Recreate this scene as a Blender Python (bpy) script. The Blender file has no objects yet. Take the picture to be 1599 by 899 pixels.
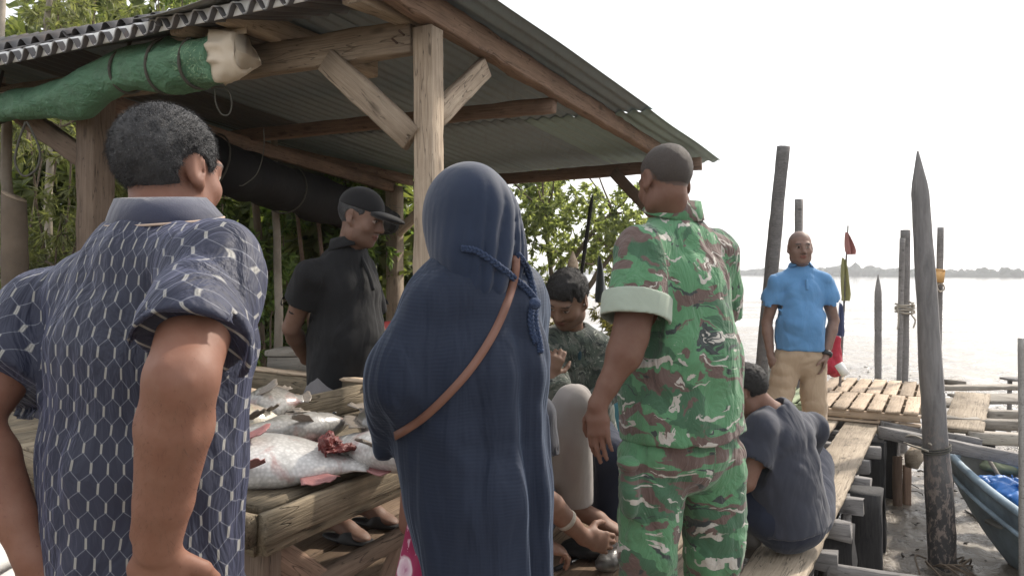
import bpy, math, random
import numpy as np
from mathutils import Vector, Matrix
R = math.radians
random.seed(7)
rs = np.random.RandomState(7)
scn = bpy.context.scene
COL = scn.collection
f32 = np.float32

# ------------------------------------------------------------------ camera
CAM_H = 1.33
cam_data = bpy.data.cameras.new('camera')
cam = bpy.data.objects.new('camera', cam_data)
COL.objects.link(cam)
cam.location = (0, 0, CAM_H)
cam.rotation_euler = (R(90), 0, 0)
cam_data.sensor_width = 36
cam_data.lens = 27.0
cam_data.shift_y = -0.0153
cam_data.clip_start = 0.05
cam_data.clip_end = 12000
scn.camera = cam

# ------------------------------------------------------------------ light
SUN_AZ, SUN_EL = R(52), R(40)          # azimuth measured from +Y towards +X
world = bpy.data.worlds.new("World")
scn.world = world
world.use_nodes = True
wt = world.node_tree
wt.nodes.clear()
wo = wt.nodes.new('ShaderNodeOutputWorld')
wb = wt.nodes.new('ShaderNodeBackground')
sky = wt.nodes.new('ShaderNodeTexSky')
sky.sky_type = 'NISHITA'
sky.sun_disc = False
sky.sun_elevation = SUN_EL
sky.sun_rotation = SUN_AZ
sky.air_density = 1.0
sky.dust_density = 2.0
sky.ozone_density = 1.0
# thin high cloud veil: the sky's blue pulled towards its own grey
hsv = wt.nodes.new('ShaderNodeHueSaturation')
hsv.inputs['Saturation'].default_value = 0.30
hsv.inputs['Value'].default_value = 0.5
wt.links.new(sky.outputs[0], hsv.inputs['Color'])
wadd = wt.nodes.new('ShaderNodeMix'); wadd.data_type = 'RGBA'; wadd.blend_type = 'ADD'
wadd.inputs[0].default_value = 1.0
wt.links.new(hsv.outputs[0], wadd.inputs[6])
cl = wt.nodes.new('ShaderNodeTexNoise'); cl.inputs['Scale'].default_value = 2.2; cl.inputs['Detail'].default_value = 5; cl.inputs['Roughness'].default_value = .6
tc = wt.nodes.new('ShaderNodeTexCoord'); mp = wt.nodes.new('ShaderNodeMapping'); mp.inputs['Scale'].default_value = (1, 1, 3.2)
wt.links.new(tc.outputs['Generated'], mp.inputs[0]); wt.links.new(mp.outputs[0], cl.inputs['Vector'])
cr = wt.nodes.new('ShaderNodeValToRGB'); cr.color_ramp.elements[0].position = .3; cr.color_ramp.elements[1].position = .7
cr.color_ramp.elements[0].color = (2.75, 2.78, 2.84, 1); cr.color_ramp.elements[1].color = (3.55, 3.53, 3.5, 1)
wt.links.new(cl.outputs[0], cr.inputs[0]); wt.links.new(cr.outputs[0], wadd.inputs[7])
wt.links.new(wadd.outputs[2], wb.inputs[0])
wb.inputs[1].default_value = 0.15
wt.links.new(wb.outputs[0], wo.inputs[0])

sun_data = bpy.data.lights.new('sun', 'SUN')
sun = bpy.data.objects.new('sun', sun_data)
COL.objects.link(sun)
sun_data.energy = 2.6
sun_data.angle = R(2.5)
sun_data.color = (1.0, 0.9, 0.77)
sd = Vector((math.sin(SUN_AZ)*math.cos(SUN_EL), math.cos(SUN_AZ)*math.cos(SUN_EL), math.sin(SUN_EL)))
sun.rotation_euler = sd.to_track_quat('Z', 'Y').to_euler()
sun.location = sd*30

scn.view_settings.view_transform = 'Standard'
scn.view_settings.look = 'None'
scn.view_settings.exposure = 0.78
scn.view_settings.gamma = 1.0
scn.view_settings.use_curve_mapping = False
scn.cycles.max_bounces = 6
scn.cycles.diffuse_bounces = 3
scn.cycles.glossy_bounces = 3
scn.cycles.transmission_bounces = 4
scn.cycles.transparent_max_bounces = 6
scn.cycles.volume_bounces = 1
scn.cycles.caustics_reflective = False
scn.cycles.caustics_refractive = False

# ------------------------------------------------------------------ helpers
def P(px, py, d):
    """photo pixel + distance along the view axis -> point in the place"""
    return np.array([(px-800)/1200*d, d, CAM_H-(py-425)/1200*d], float)
def Pz(px, py, z):
    return P(px, py, (CAM_H-z)*1200/(py-425))
def nrm(v):
    v = np.array(v, float); n = np.linalg.norm(v)
    return v/n if n > 1e-9 else v
def lerp(a, b, t): return np.array(a)*(1-t)+np.array(b)*t

def _hash(ix, iy, iz, seed):
    h = (ix*374761393+iy*668265263+iz*1274126177+seed*974634777) & 0xffffffff
    h = ((h ^ (h >> 13))*1274126177) & 0xffffffff
    h = ((h ^ (h >> 16))*2246822519) & 0xffffffff
    return ((h ^ (h >> 13)) & 0xffff)/32767.5-1
def vnoise(p, seed=0):
    p = np.asarray(p, float)
    i = np.floor(p).astype(np.int64); f = p-i; u = f*f*(3-2*f)
    r = 0
    for dx in (0, 1):
        wx = u[:, 0] if dx else 1-u[:, 0]
        for dy in (0, 1):
            wy = u[:, 1] if dy else 1-u[:, 1]
            for dz in (0, 1):
                wz = u[:, 2] if dz else 1-u[:, 2]
                r = r+wx*wy*wz*_hash(i[:, 0]+dx, i[:, 1]+dy, i[:, 2]+dz, seed)
    return r
def fbm(p, o=3, seed=0):
    p = np.asarray(p, float); r = 0; a = 1
    for k in range(o):
        r = r+a*vnoise(p, seed+k); p = p*2.03+11.3; a *= .5
    return r

def make_mesh(name, V, F, mats, smooth=True, attrs=None, cols=None, mi=None):
    me = bpy.data.meshes.new(name)
    V = np.asarray(V, f32)
    me.vertices.add(len(V)); me.vertices.foreach_set('co', V.ravel())
    if isinstance(F, np.ndarray):
        k = F.shape[1]
        me.loops.add(F.size); me.loops.foreach_set('vertex_index', F.ravel().astype(np.int32))
        me.polygons.add(len(F))
        me.polygons.foreach_set('loop_start', np.arange(0, F.size, k, dtype=np.int32))
        me.polygons.foreach_set('loop_total', np.full(len(F), k, dtype=np.int32))
        n = len(F)
    else:
        tot = np.array([len(f) for f in F], np.int32)
        flat = np.concatenate([np.asarray(f, np.int32) for f in F])
        me.loops.add(len(flat)); me.loops.foreach_set('vertex_index', flat)
        me.polygons.add(len(F))
        me.polygons.foreach_set('loop_start', np.concatenate([[0], np.cumsum(tot)[:-1]]).astype(np.int32))
        me.polygons.foreach_set('loop_total', tot)
        n = len(F)
    if smooth: me.polygons.foreach_set('use_smooth', np.ones(n, bool))
    if mi is not None: me.polygons.foreach_set('material_index', np.asarray(mi, np.int32))
    me.update(calc_edges=True)
    me.validate()
    for m in (mats if isinstance(mats, (list, tuple)) else [mats]): me.materials.append(m)
    for k, a in (attrs or {}).items():
        at = me.attributes.new(k, 'FLOAT_VECTOR', 'POINT'); at.data.foreach_set('vector', np.asarray(a, f32).ravel())
    for k, a in (cols or {}).items():
        at = me.attributes.new(k, 'FLOAT_COLOR', 'POINT'); at.data.foreach_set('color', np.asarray(a, f32).ravel())
    return me

def link(name, me, parent=None, mat=None):
    o = bpy.data.objects.new(name, me); COL.objects.link(o)
    if mat is not None: o.matrix_basis = mat
    if parent is not None:
        o.parent = parent
        o.matrix_parent_inverse = parent_inv(parent)
    return o
def world_of(o):
    if o.parent is None: return o.matrix_basis.copy()
    return world_of(o.parent) @ o.matrix_parent_inverse @ o.matrix_basis
def parent_inv(p): return world_of(p).inverted()
def obj(name, V, F, mat, parent=None, smooth=True, **kw):
    return link(name, make_mesh(name, V, F, mat, smooth, **kw), parent)
def thing(name, label, cat, loc=(0, 0, 0), group=None):
    o = bpy.data.objects.new(name, None); COL.objects.link(o)
    o.empty_display_size = .1
    o.matrix_basis = Matrix.Translation(Vector([float(c) for c in loc]))
    o['label'] = label; o['category'] = cat
    if group: o['group'] = group
    return o
def tag(o, label, cat, group=None):
    o['label'] = label; o['category'] = cat
    if group: o['group'] = group
    return o
def structure(o): o['kind'] = 'structure'; return o
def stuff(o): o['kind'] = 'stuff'; return o

# ------------------------------------------------------------------ geometry builders
def beam_geo(L, w, h, cham=.006, jit=.002, seed=0, taper=None, warp=0.0):
    n = max(2, int(L/.1)+1)
    cs = np.array([(-w/2+cham, -h/2), (w/2-cham, -h/2), (w/2, -h/2+cham), (w/2, h/2-cham),
                   (w/2-cham, h/2), (-w/2+cham, h/2), (-w/2, h/2-cham), (-w/2, -h/2+cham)])
    V = []
    r = np.random.RandomState(seed+int(L*1000) % 9973)
    ph = r.rand(4)*6
    for i in range(n):
        t = i/(n-1); x = (t-.5)*L
        s = 1.0
        if taper: s = 1+(taper-1)*t
        c = cs*s+r.randn(8, 2)*jit
        c = c+np.array([math.sin(t*4+ph[0]), math.sin(t*5+ph[1])])*warp
        xo = r.randn(8)*.004 if i in (0, n-1) else np.zeros(8)
        for (a, b), q in zip(c, xo): V.append((x+q, a, b))
    F = []
    for i in range(n-1):
        for j in range(8):
            k = (j+1) % 8
            F.append((i*8+j, (i+1)*8+j, (i+1)*8+k, i*8+k))
    F.append(tuple(range(8))); F.append(tuple(range((n-1)*8+7, (n-1)*8-1, -1)))
    return V, F
_bs = [0]
def frame(a, b, up=(0, 0, 1)):
    a = np.array(a, float); b = np.array(b, float)
    x = nrm(b-a); up = np.array(up, float)
    if abs(np.dot(up, x)) > .98: up = np.array([0, 1, 0.])
    y = nrm(np.cross(up, x)); z = np.cross(x, y)
    c = (a+b)/2
    return Matrix(((x[0], y[0], z[0], c[0]), (x[1], y[1], z[1], c[1]), (x[2], y[2], z[2], c[2]), (0, 0, 0, 1)))
def beam(name, a, b, w, h, mat, parent=None, up=(0, 0, 1), **kw):
    _bs[0] += 1
    L = float(np.linalg.norm(np.array(b)-np.array(a)))
    V, F = beam_geo(L, w, h, seed=_bs[0], **kw)
    return link(name, make_mesh(name, V, F, mat, smooth=False), parent, frame(a, b, up))

def tube_geo(pts, rad, n=10, cap=True, squash=None):
    pts = np.asarray(pts, float); m = len(pts)
    rad = np.full(m, rad) if np.isscalar(rad) else np.asarray(rad, float)
    T = np.gradient(pts, axis=0); T /= np.linalg.norm(T, axis=1)[:, None]+1e-9
    up = np.array([0, 0, 1.]) if abs(T[0][2]) < .9 else np.array([1., 0, 0])
    u = nrm(np.cross(up, T[0])); V = []
    ang = np.arange(n)/n*2*np.pi
    for i in range(m):
        u = nrm(u-T[i]*np.dot(u, T[i])); v = np.cross(T[i], u)
        V.append(pts[i]+rad[i]*(np.cos(ang)[:, None]*u+np.sin(ang)[:, None]*v))
    V = np.concatenate(V)
    F = [(i*n+j, i*n+(j+1) % n, (i+1)*n+(j+1) % n, (i+1)*n+j) for i in range(m-1) for j in range(n)]
    if cap:
        F.append(tuple(range(n-1, -1, -1))); F.append(tuple(range((m-1)*n, m*n)))
    return V, F
def spline(pts, n=8):
    pts = np.asarray(pts, float)
    q = np.vstack([2*pts[0]-pts[1], pts, 2*pts[-1]-pts[-2]]); out = []
    for i in range(1, len(q)-2):
        for t in np.linspace(0, 1, n, endpoint=False):
            a, b, c, d = q[i-1], q[i], q[i+1], q[i+2]
            out.append(.5*(2*b+(c-a)*t+(2*a-5*b+4*c-d)*t*t+(3*b-a-3*c+d)*t**3))
    out.append(pts[-1]); return np.array(out)
class MB:
    def __init__(s): s.V = []; s.F = []; s.n = 0
    def add(s, V, F):
        V = np.asarray(V, float); s.V.append(V)
        s.F += [tuple(int(i)+s.n for i in f) for f in F]; s.n += len(V); return s
    def box(s, c, size, M=None, ch=0.0):
        x, y, z = [q/2 for q in size]
        V = np.array([(i, j, k) for i in (-x, x) for j in (-y, y) for k in (-z, z)], float)
        if M is not None: V = V @ np.array(M).T
        return s.add(V+np.array(c, float), [(0, 1, 3, 2), (4, 6, 7, 5), (0, 4, 5, 1), (2, 3, 7, 6), (0, 2, 6, 4), (1, 5, 7, 3)])
    def tube(s, pts, r, n=8): return s.add(*tube_geo(pts, r, n))
    def obj(s, name, mat, parent=None, smooth=False): return obj(name, np.concatenate(s.V), s.F, mat, parent, smooth)
def rope(name, pts, r, mat, parent=None, n=8, sub=8):
    V, F = tube_geo(spline(pts, sub), r, n)
    return obj(name, V, F, mat, parent)
def pole_geo(a, b, ra, rb, n=14, jit=.08, tip=0, seed=0):
    a = np.array(a, float); b = np.array(b, float)
    L = np.linalg.norm(b-a); m = max(4, int(L/.08))
    t = np.linspace(0, 1, m); pts = a+(b-a)*t[:, None]
    rad = ra+(rb-ra)*t
    if tip:
        q = np.clip((1-t)*L/tip, 0, 1); rad = rad*(.12+.88*q)
    V, F = tube_geo(pts, rad, n)
    ax = np.repeat(pts, n, 0); d = V-ax
    k = fbm(np.c_[d[:, :2]*12/ra*.05, (V[:, 2:])*4]+seed*3.1, 3, seed)
    return ax+d*(1+jit*k)[:, None], F

# ------------------------------------------------------------------ signed distance modelling
def smin(a, b, k):
    h = np.maximum(k-np.abs(a-b), 0)/k
    return np.minimum(a, b)-h*h*k*.25
class Sdf:
    def __init__(s): s.ops = []; s.disp = None; s.amp = 0.0
    def add(s, f, lo, hi, k, op='u'): s.ops.append((f, np.asarray(lo, f32), np.asarray(hi, f32), k, op)); return s
    def cone(s, a, b, ra, rb, k=.02, op='u', cut=None):
        a = np.asarray(a, f32); b = np.asarray(b, f32); ab = b-a; L2 = float(ab@ab)+1e-12; r = max(ra, rb)
        def f(p):
            q = p-a; t = np.clip((q@ab)/L2, 0, 1)
            d = np.sqrt(((q-t[:, None]*ab)**2).sum(1))-(ra+(rb-ra)*t)
            if cut is not None:
                d = np.maximum(d, (p-np.asarray(cut[0], f32))@np.asarray(cut[1], f32))
            return d
        return s.add(f, np.minimum(a, b)-r, np.maximum(a, b)+r, k, op)
    def loft(s, a, b, ra, rb, side, k=.03, op='u', rl=None):
        a = np.asarray(a, f32); b = np.asarray(b, f32); ab = b-a; L = float(np.linalg.norm(ab))+1e-9; ax = ab/L
        S = np.asarray(side, f32); S = S-ax*(S@ax); S /= np.linalg.norm(S); Fv = np.cross(ax, S).astype(f32)
        r = max(*ra, *rb)
        def f(p):
            q = p-a; l = q@ax; t = np.clip(l/L, 0, 1); l = l-t*L
            x = q@S; y = q@Fv
            rx = ra[0]+(rb[0]-ra[0])*t; ry = ra[1]+(rb[1]-ra[1])*t; rz = np.minimum(rx, ry) if rl is None else rl
            k0 = np.sqrt((x/rx)**2+(y/ry)**2+(l/rz)**2)
            k1 = np.sqrt((x/rx**2)**2+(y/ry**2)**2+(l/rz**2)**2)+1e-6
            return k0*(k0-1)/k1+np.where(k0 < .02, -np.minimum(rx, ry)*.9, 0)
        return s.add(f, np.minimum(a, b)-r, np.maximum(a, b)+r, k, op)
    def ell(s, c, r, axes=None, k=.02, op='u'):
        c = np.asarray(c, f32); A = np.asarray(axes if axes is not None else np.eye(3), f32); r = np.asarray(r, f32)
        def f(p):
            q = (p-c)@A.T
            k0 = np.sqrt(((q/r)**2).sum(1)); k1 = np.sqrt(((q/r**2)**2).sum(1))+1e-6
            return k0*(k0-1)/k1+np.where(k0 < .02, -r.min()*.9, 0)
        return s.add(f, c-r.max(), c+r.max(), k, op)
    def torus(s, c, ax, Rr, r, k=.01, sq=1.0, side=None, e=1.0):
        c = np.asarray(c, f32); ax = np.asarray(nrm(ax), f32)
        S = np.asarray(side if side is not None else (1, 0, 0), f32); S = S-ax*(S@ax); S /= np.linalg.norm(S); T = np.cross(ax, S)
        def f(p):
            q = p-c; l = q@ax; x = q@S; y = (q@T)/e
            return np.sqrt((np.sqrt(x*x+y*y)-Rr)**2+(l*sq)**2)-r
        w = Rr+r+.03
        return s.add(f, c-w, c+w, k)
    def cut(s, pt, n, k=.004):
        pt = np.asarray(pt, f32); n = np.asarray(nrm(n), f32)
        return s.add(lambda p: (p-pt)@n, (-1e3,)*3, (1e3,)*3, k, 'i')
    def region(s, f, k=.004): return s.add(f, (-1e3,)*3, (1e3,)*3, k, 'i')
    def __call__(s, p, cull=True):
        D = np.full(len(p), 1e3, f32)
        for f, lo, hi, k, op in s.ops:
            if op == 'i':
                D = -smin(-D, -f(p).astype(f32), k); continue
            if cull:
                m = k+.03
                idx = np.nonzero(((p > lo-m) & (p < hi+m)).all(1))[0]
                if not len(idx): continue
                d = f(p[idx]).astype(f32)
                D[idx] = smin(D[idx], d, k) if op == 'u' else -smin(-D[idx], d, k)
            else:
                d = f(p).astype(f32)
                D = smin(D, d, k) if op == 'u' else -smin(-D, d, k)
        if s.disp is not None:
            idx = np.nonzero(np.abs(D) < .08)[0]
            if len(idx): D[idx] += s.disp(p[idx]).astype(f32)
        return D
    def mesh(s, h, smooth=1):
        us = [o for o in s.ops if o[4] == 'u']
        lo = np.min([o[1] for o in us], 0)-3*h-.01; hi = np.max([o[2] for o in us], 0)+3*h+.01
        H = 4*h; nc = np.ceil((hi-lo)/H).astype(int)
        ci = np.stack(np.meshgrid(*[np.arange(n) for n in nc], indexing='ij'), -1).reshape(-1, 3)
        dc = s((lo+(ci+.5)*H).astype(f32), cull=False)
        V = np.repeat(np.repeat(np.repeat(np.sign(dc).reshape(nc), 4, 0), 4, 1), 4, 2).astype(f32)
        act = ci[np.abs(dc) < H*1.0+2*h+s.amp]
        sub = np.stack(np.meshgrid(*[np.arange(4)]*3, indexing='ij'), -1).reshape(-1, 3)
        fi = (act[:, None, :]*4+sub[None]).reshape(-1, 3)
        V[fi[:, 0], fi[:, 1], fi[:, 2]] = s((lo+fi*h).astype(f32))
        sg = V < 0
        c8 = [(i, j, k) for i in (0, 1) for j in (0, 1) for k in (0, 1)]
        sh = np.array(V.shape)-1
        cnt = sum(sg[i:i+sh[0], j:j+sh[1], k:k+sh[2]].astype(np.int8) for i, j, k in c8)
        cells = np.argwhere((cnt > 0) & (cnt < 8))
        vals = np.stack([V[cells[:, 0]+i, cells[:, 1]+j, cells[:, 2]+k] for i, j, k in c8], 1)
        acc = np.zeros((len(cells), 3)); num = np.zeros(len(cells)); C = np.array(c8, float)
        for a in range(8):
            for b in range(a+1, 8):
                if np.abs(C[a]-C[b]).sum() != 1: continue
                m = (vals[:, a] < 0) != (vals[:, b] < 0)
                t = np.where(m, vals[:, a]/(vals[:, a]-vals[:, b]+1e-12), 0)[:, None]
                acc += np.where(m[:, None], C[a]+(C[b]-C[a])*t, 0); num += m
        verts = lo+(cells+acc/num[:, None])*h
        idm = np.full(sh, -1, np.int64); idm[cells[:, 0], cells[:, 1], cells[:, 2]] = np.arange(len(cells))
        quads = []
        for ax in range(3):
            u, v = (ax+1) % 3, (ax+2) % 3
            sl0 = [slice(None)]*3; sl1 = [slice(None)]*3; sl0[ax] = slice(0, -1); sl1[ax] = slice(1, None)
            e = np.argwhere(sg[tuple(sl0)] != sg[tuple(sl1)])
            e = e[(e[:, u] > 0) & (e[:, v] > 0) & (e[:, u] < sh[u]) & (e[:, v] < sh[v])]
            def ID(du, dv):
                q = e.copy(); q[:, u] += du; q[:, v] += dv; return idm[q[:, 0], q[:, 1], q[:, 2]]
            Q = np.stack([ID(-1, -1), ID(0, -1), ID(0, 0), ID(-1, 0)], 1)
            flip = ~sg[e[:, 0], e[:, 1], e[:, 2]]
            Q[flip] = Q[flip][:, ::-1]; quads.append(Q)
        Q = np.concatenate(quads); Q = Q[(Q >= 0).all(1)]
        for _ in range(smooth):
            sm = np.zeros_like(verts); ct = np.zeros(len(verts))
            for a, b in ((0, 1), (1, 2), (2, 3), (3, 0)):
                for x, y in ((a, b), (b, a)):
                    for q in range(3): sm[:, q] += np.bincount(Q[:, x], verts[Q[:, y], q], len(verts))
                    ct += np.bincount(Q[:, x], minlength=len(verts))
            verts = verts*.4+.6*sm/np.maximum(ct, 1)[:, None]
        return verts, Q
# ------------------------------------------------------------------ materials
class NT:
    def __init__(s, name):
        s.m = bpy.data.materials.new(name); s.m.use_nodes = True; s.t = s.m.node_tree; s.t.nodes.clear()
        s.out = s.t.nodes.new('ShaderNodeOutputMaterial')
    def n(s, ty, **kw):
        nd = s.t.nodes.new('ShaderNode'+ty)
        for k, v in kw.items():
            if k.startswith('_'): setattr(nd, k[1:], v); continue
            i = nd.inputs[int(k[1:])] if k[0] == 'i' and k[1:].isdigit() else nd.inputs[k.replace('_', ' ')]
            s.put(i, v)
        return nd
    def put(s, i, v):
        if isinstance(v, bpy.types.NodeSocket): s.t.links.new(v, i)
        elif isinstance(v, bpy.types.Node): s.t.links.new(v.outputs[0], i)
        elif isinstance(v, (tuple, list)) and len(v) == 3 and i.type == 'RGBA': i.default_value = (*v, 1)
        else: i.default_value = v
    def math(s, op, a, b=0.0, c=0.0, clamp=False):
        return s.n('Math', _operation=op, _use_clamp=clamp, i0=a, i1=b, i2=c).outputs[0]
    def mix(s, f, a, b, blend='MIX'):
        nd = s.t.nodes.new('ShaderNodeMix'); nd.data_type = 'RGBA'; nd.blend_type = blend
        s.put(nd.inputs[0], f); s.put(nd.inputs[6], a); s.put(nd.inputs[7], b); return nd.outputs[2]
    def ramp(s, f, stops, interp='LINEAR'):
        nd = s.t.nodes.new('ShaderNodeValToRGB'); s.put(nd.inputs[0], f); cr = nd.color_ramp; cr.interpolation = interp
        while len(cr.elements) > 1: cr.elements.remove(cr.elements[-1])
        for i, (p, c) in enumerate(stops):
            e = cr.elements[0] if i == 0 else cr.elements.new(p)
            e.position = p; e.color = (*c, 1) if isinstance(c, (tuple, list)) else (c, c, c, 1)
        return nd.outputs[0]
    def co(s, kind='Object', scale=(1, 1, 1), loc=(0, 0, 0), rot=(0, 0, 0)):
        if kind.startswith('@'): src = s.n('Attribute', _attribute_name=kind[1:]).outputs['Vector']
        elif kind == 'World': src = s.n('NewGeometry').outputs['Position']
        else: src = s.n('TexCoord').outputs[kind]
        return s.n('Mapping', Vector=src, Scale=scale, Location=loc, Rotation=rot).outputs[0]
    def noise(s, vec, scale=5, detail=3, rough=.5, dist=0.0, out=0):
        return s.n('TexNoise', Vector=vec, Scale=scale, Detail=detail, Roughness=rough, Distortion=dist).outputs[out]
    def bump(s, h, strength=.3, dist=.01, normal=None):
        nd = s.n('Bump', Height=h, Strength=strength, Distance=dist)
        if normal is not None: s.put(nd.inputs['Normal'], normal)
        return nd.outputs[0]
    def pbr(s, color, rough=.6, **kw):
        nd = s.n('BsdfPrincipled', Base_Color=color, Roughness=rough, **kw); s.t.links.new(nd.outputs[0], s.out.inputs[0]); return s.m

def wood_mat(name, c1, c2, rough=.8, stain=.5, gscale=1.0, bump=.4):
    t = NT(name)
    rnd = t.n('ObjectInfo').outputs['Random']
    off = t.n('CombineXYZ', X=t.math('MULTIPLY', rnd, 37.0), Y=t.math('MULTIPLY', rnd, 11.0), Z=t.math('MULTIPLY', rnd, 23.0))
    v0 = t.n('VectorMath', _operation='ADD', i0=t.n('TexCoord').outputs['Object'], i1=off).outputs[0]
    v = t.n('Mapping', Vector=v0, Scale=(2.4*gscale, 48*gscale, 48*gscale)).outputs[0]
    g = t.noise(v, 1.6, 6, .62, .6)
    fine = t.noise(t.n('Mapping', Vector=v0, Scale=(6, 160, 160)).outputs[0], 1, 3, .6)
    big = t.noise(v0, 2.6, 4, .6, .3)
    spots = t.noise(v0, 34, 3, .7)
    col = t.ramp(g, [(.3, c1), (.5, tuple((a+b)/2 for a, b in zip(c1, c2))), (.68, c2)])
    col = t.mix(t.math('MULTIPLY', fine, .35), col, tuple(a*.45 for a in c1))
    col = t.mix(t.ramp(big, [(.42, 0.0), (.7, stain)]), col, tuple(a*.38 for a in c1))
    col = t.mix(t.ramp(spots, [(.66, 0.0), (.78, .7)]), col, tuple(a*.3 for a in c1))
    hv = t.math('ADD', t.math('MULTIPLY', rnd, .5), .75)
    col = t.n('HueSaturation', Color=col, Value=hv).outputs[0]
    ck = t.noise(t.n('Mapping', Vector=v0, Scale=(1.1, 20, 20)).outputs[0], 1.7, 2, .5, .9)
    crack = t.n('MapRange', Value=t.math('ABSOLUTE', t.math('SUBTRACT', ck, .53)), From_Min=.0, From_Max=.014, To_Min=1.0, To_Max=0.0).outputs[0]
    col = t.mix(t.math('MULTIPLY', crack, .75), col, tuple(a*.18 for a in c1))
    kv = t.n('TexVoronoi', Vector=t.n('Mapping', Vector=v0, Scale=(3.2, 9, 9)).outputs[0], Scale=1.0).outputs['Distance']
    col = t.mix(t.ramp(kv, [(.05, .8), (.13, .35), (.17, 0.0)]), col, tuple(a*.35 for a in c1))
    h = t.math('SUBTRACT', t.math('ADD', g, t.math('MULTIPLY', fine, .5)), t.math('MULTIPLY', crack, .8))
    return t.pbr(col, rough, Normal=t.bump(h, bump, .006), Specular_IOR_Level=.3)

def cloth_mat(name, c, c2=None, rough=.9, wr=.5, wscale=7.0, sheen=.15, stretch=(1, 1, .45)):
    t = NT(name)
    v = t.co('Object')
    n1 = t.noise(t.co('Object', stretch), wscale, 3, .5, .8)
    n2 = t.noise(v, 420, 2, .6)
    var = t.noise(v, 5, 3, .6)
    col = t.mix(t.ramp(var, [(.3, 0.0), (.75, 1.0)]), c, c2 or tuple(a*.78 for a in c))
    b = t.bump(n1, wr, .03)
    b = t.bump(n2, .25, .002, b)
    return t.pbr(col, rough, Normal=b, Sheen_Weight=sheen, Sheen_Roughness=.5, Specular_IOR_Level=.25)

def plain_mat(name, c, rough=.6, metal=0.0, bump=.15, bscale=30, var=.25, spec=.5):
    t = NT(name); v = t.co('Object')
    n = t.noise(v, bscale, 4, .6); b = t.noise(v, 3.5, 4, .65)
    col = t.mix(t.ramp(b, [(.35, 0.0), (.7, var)]), c, tuple(a*.35 for a in c))
    return t.pbr(col, rough, Metallic=metal, Normal=t.bump(n, bump, .006), Specular_IOR_Level=spec)

M = {}
M['wood_hut'] = wood_mat('weathered hut timber', (.37, .285, .21), (.60, .49, .375), stain=.45, bump=.7)
M['wood_red'] = wood_mat('reddish roof timber', (.19, .125, .09), (.32, .215, .155), stain=.45)
M['wood_dark'] = wood_mat('dark post timber', (.16, .115, .085), (.27, .20, .15), stain=.5)
M['wood_deck'] = wood_mat('sun bleached deck plank', (.31, .25, .185), (.49, .41, .315), stain=.6, bump=.7)
M['wood_table'] = wood_mat('fish table timber', (.16, .13, .09), (.40, .325, .225), stain=.9, bump=.8)
M['wood_brown'] = wood_mat('brown floor board', (.20, .135, .09), (.36, .26, .18), stain=.6)
M['wood_pallet'] = wood_mat('pale pallet slat', (.45, .34, .24), (.61, .485, .36), stain=.35)
M['wood_green'] = wood_mat('green washed pallet slat', (.34, .42, .24), (.50, .56, .36), stain=.3)
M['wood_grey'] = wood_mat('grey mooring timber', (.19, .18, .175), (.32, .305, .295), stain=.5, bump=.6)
M['wood_black'] = wood_mat('tarred pile timber', (.018, .018, .02), (.045, .043, .042), stain=.4)

def pile_mat():
    t = NT('tide stained and shaded post')
    z = t.n('SeparateXYZ', Vector=t.n('NewGeometry').outputs['Position']).outputs[2]
    v = t.co('World', (14, 14, 2.2)); g = t.noise(v, 1.5, 6, .65, .5)
    p = t.noise(t.co('World', (9, 9, 5)), 2.2, 4, .7, .4)
    col = t.ramp(g, [(.3, (.12, .115, .115)), (.7, (.25, .24, .235))])
    low = t.math('MULTIPLY', t.math('SUBTRACT', .35, z), 1.1, clamp=True)
    patch = t.math('MULTIPLY', t.ramp(p, [(.5, 0.0), (.58, 1.0)]), t.math('MULTIPLY', low, .9))
    col = t.mix(t.math('MULTIPLY', low, .85), col, (.035, .033, .034))  # tide stain towards the foot, deepened to paint in its shadow
    col = t.mix(patch, col, (.27, .22, .19))
    return t.pbr(col, .75, Normal=t.bump(t.math('ADD', g, p), .6, .012))
M['pile'] = pile_mat()

def zinc_mat(name, c, rust=.35, metal=.25):
    t = NT(name); v = t.co('World')
    n = t.noise(t.co('World', (1, 1, 1), rot=(0, 0, .45)), 3.0, 6, .75, .4); st = t.noise(t.co('World', (9, .5, 1), rot=(0, 0, .443)), 2.0, 4, .7); n2 = t.noise(t.co('World', (1, 1, 1), rot=(0, 0, .45)), 18, 3, .6)
    col = t.mix(t.ramp(n, [(.4, 0.0), (.72, rust)]), c, (.15, .10, .07))
    col = t.mix(t.math('MULTIPLY', n2, .3), col, tuple(a*.55 for a in c))
    col = t.mix(t.ramp(st, [(.55, 0.0), (.75, rust*1.5)]), col, (.13, .085, .06))
    return t.pbr(col, .55, Metallic=metal, Normal=t.bump(n2, .1, .004), Specular_IOR_Level=.4)
M['zinc'] = zinc_mat('old grey corrugated iron', (.23, .28, .30), .2)
M['zinc_green'] = zinc_mat('greenish corrugated sheet', (.28, .37, .345), .12)
M['zinc_dark'] = zinc_mat('blackened and shaded corrugated iron', (.10, .10, .105), .5)
M['zinc_light'] = zinc_mat('bare bright corrugated zinc', (.66, .66, .66), .04, .1)

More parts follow.
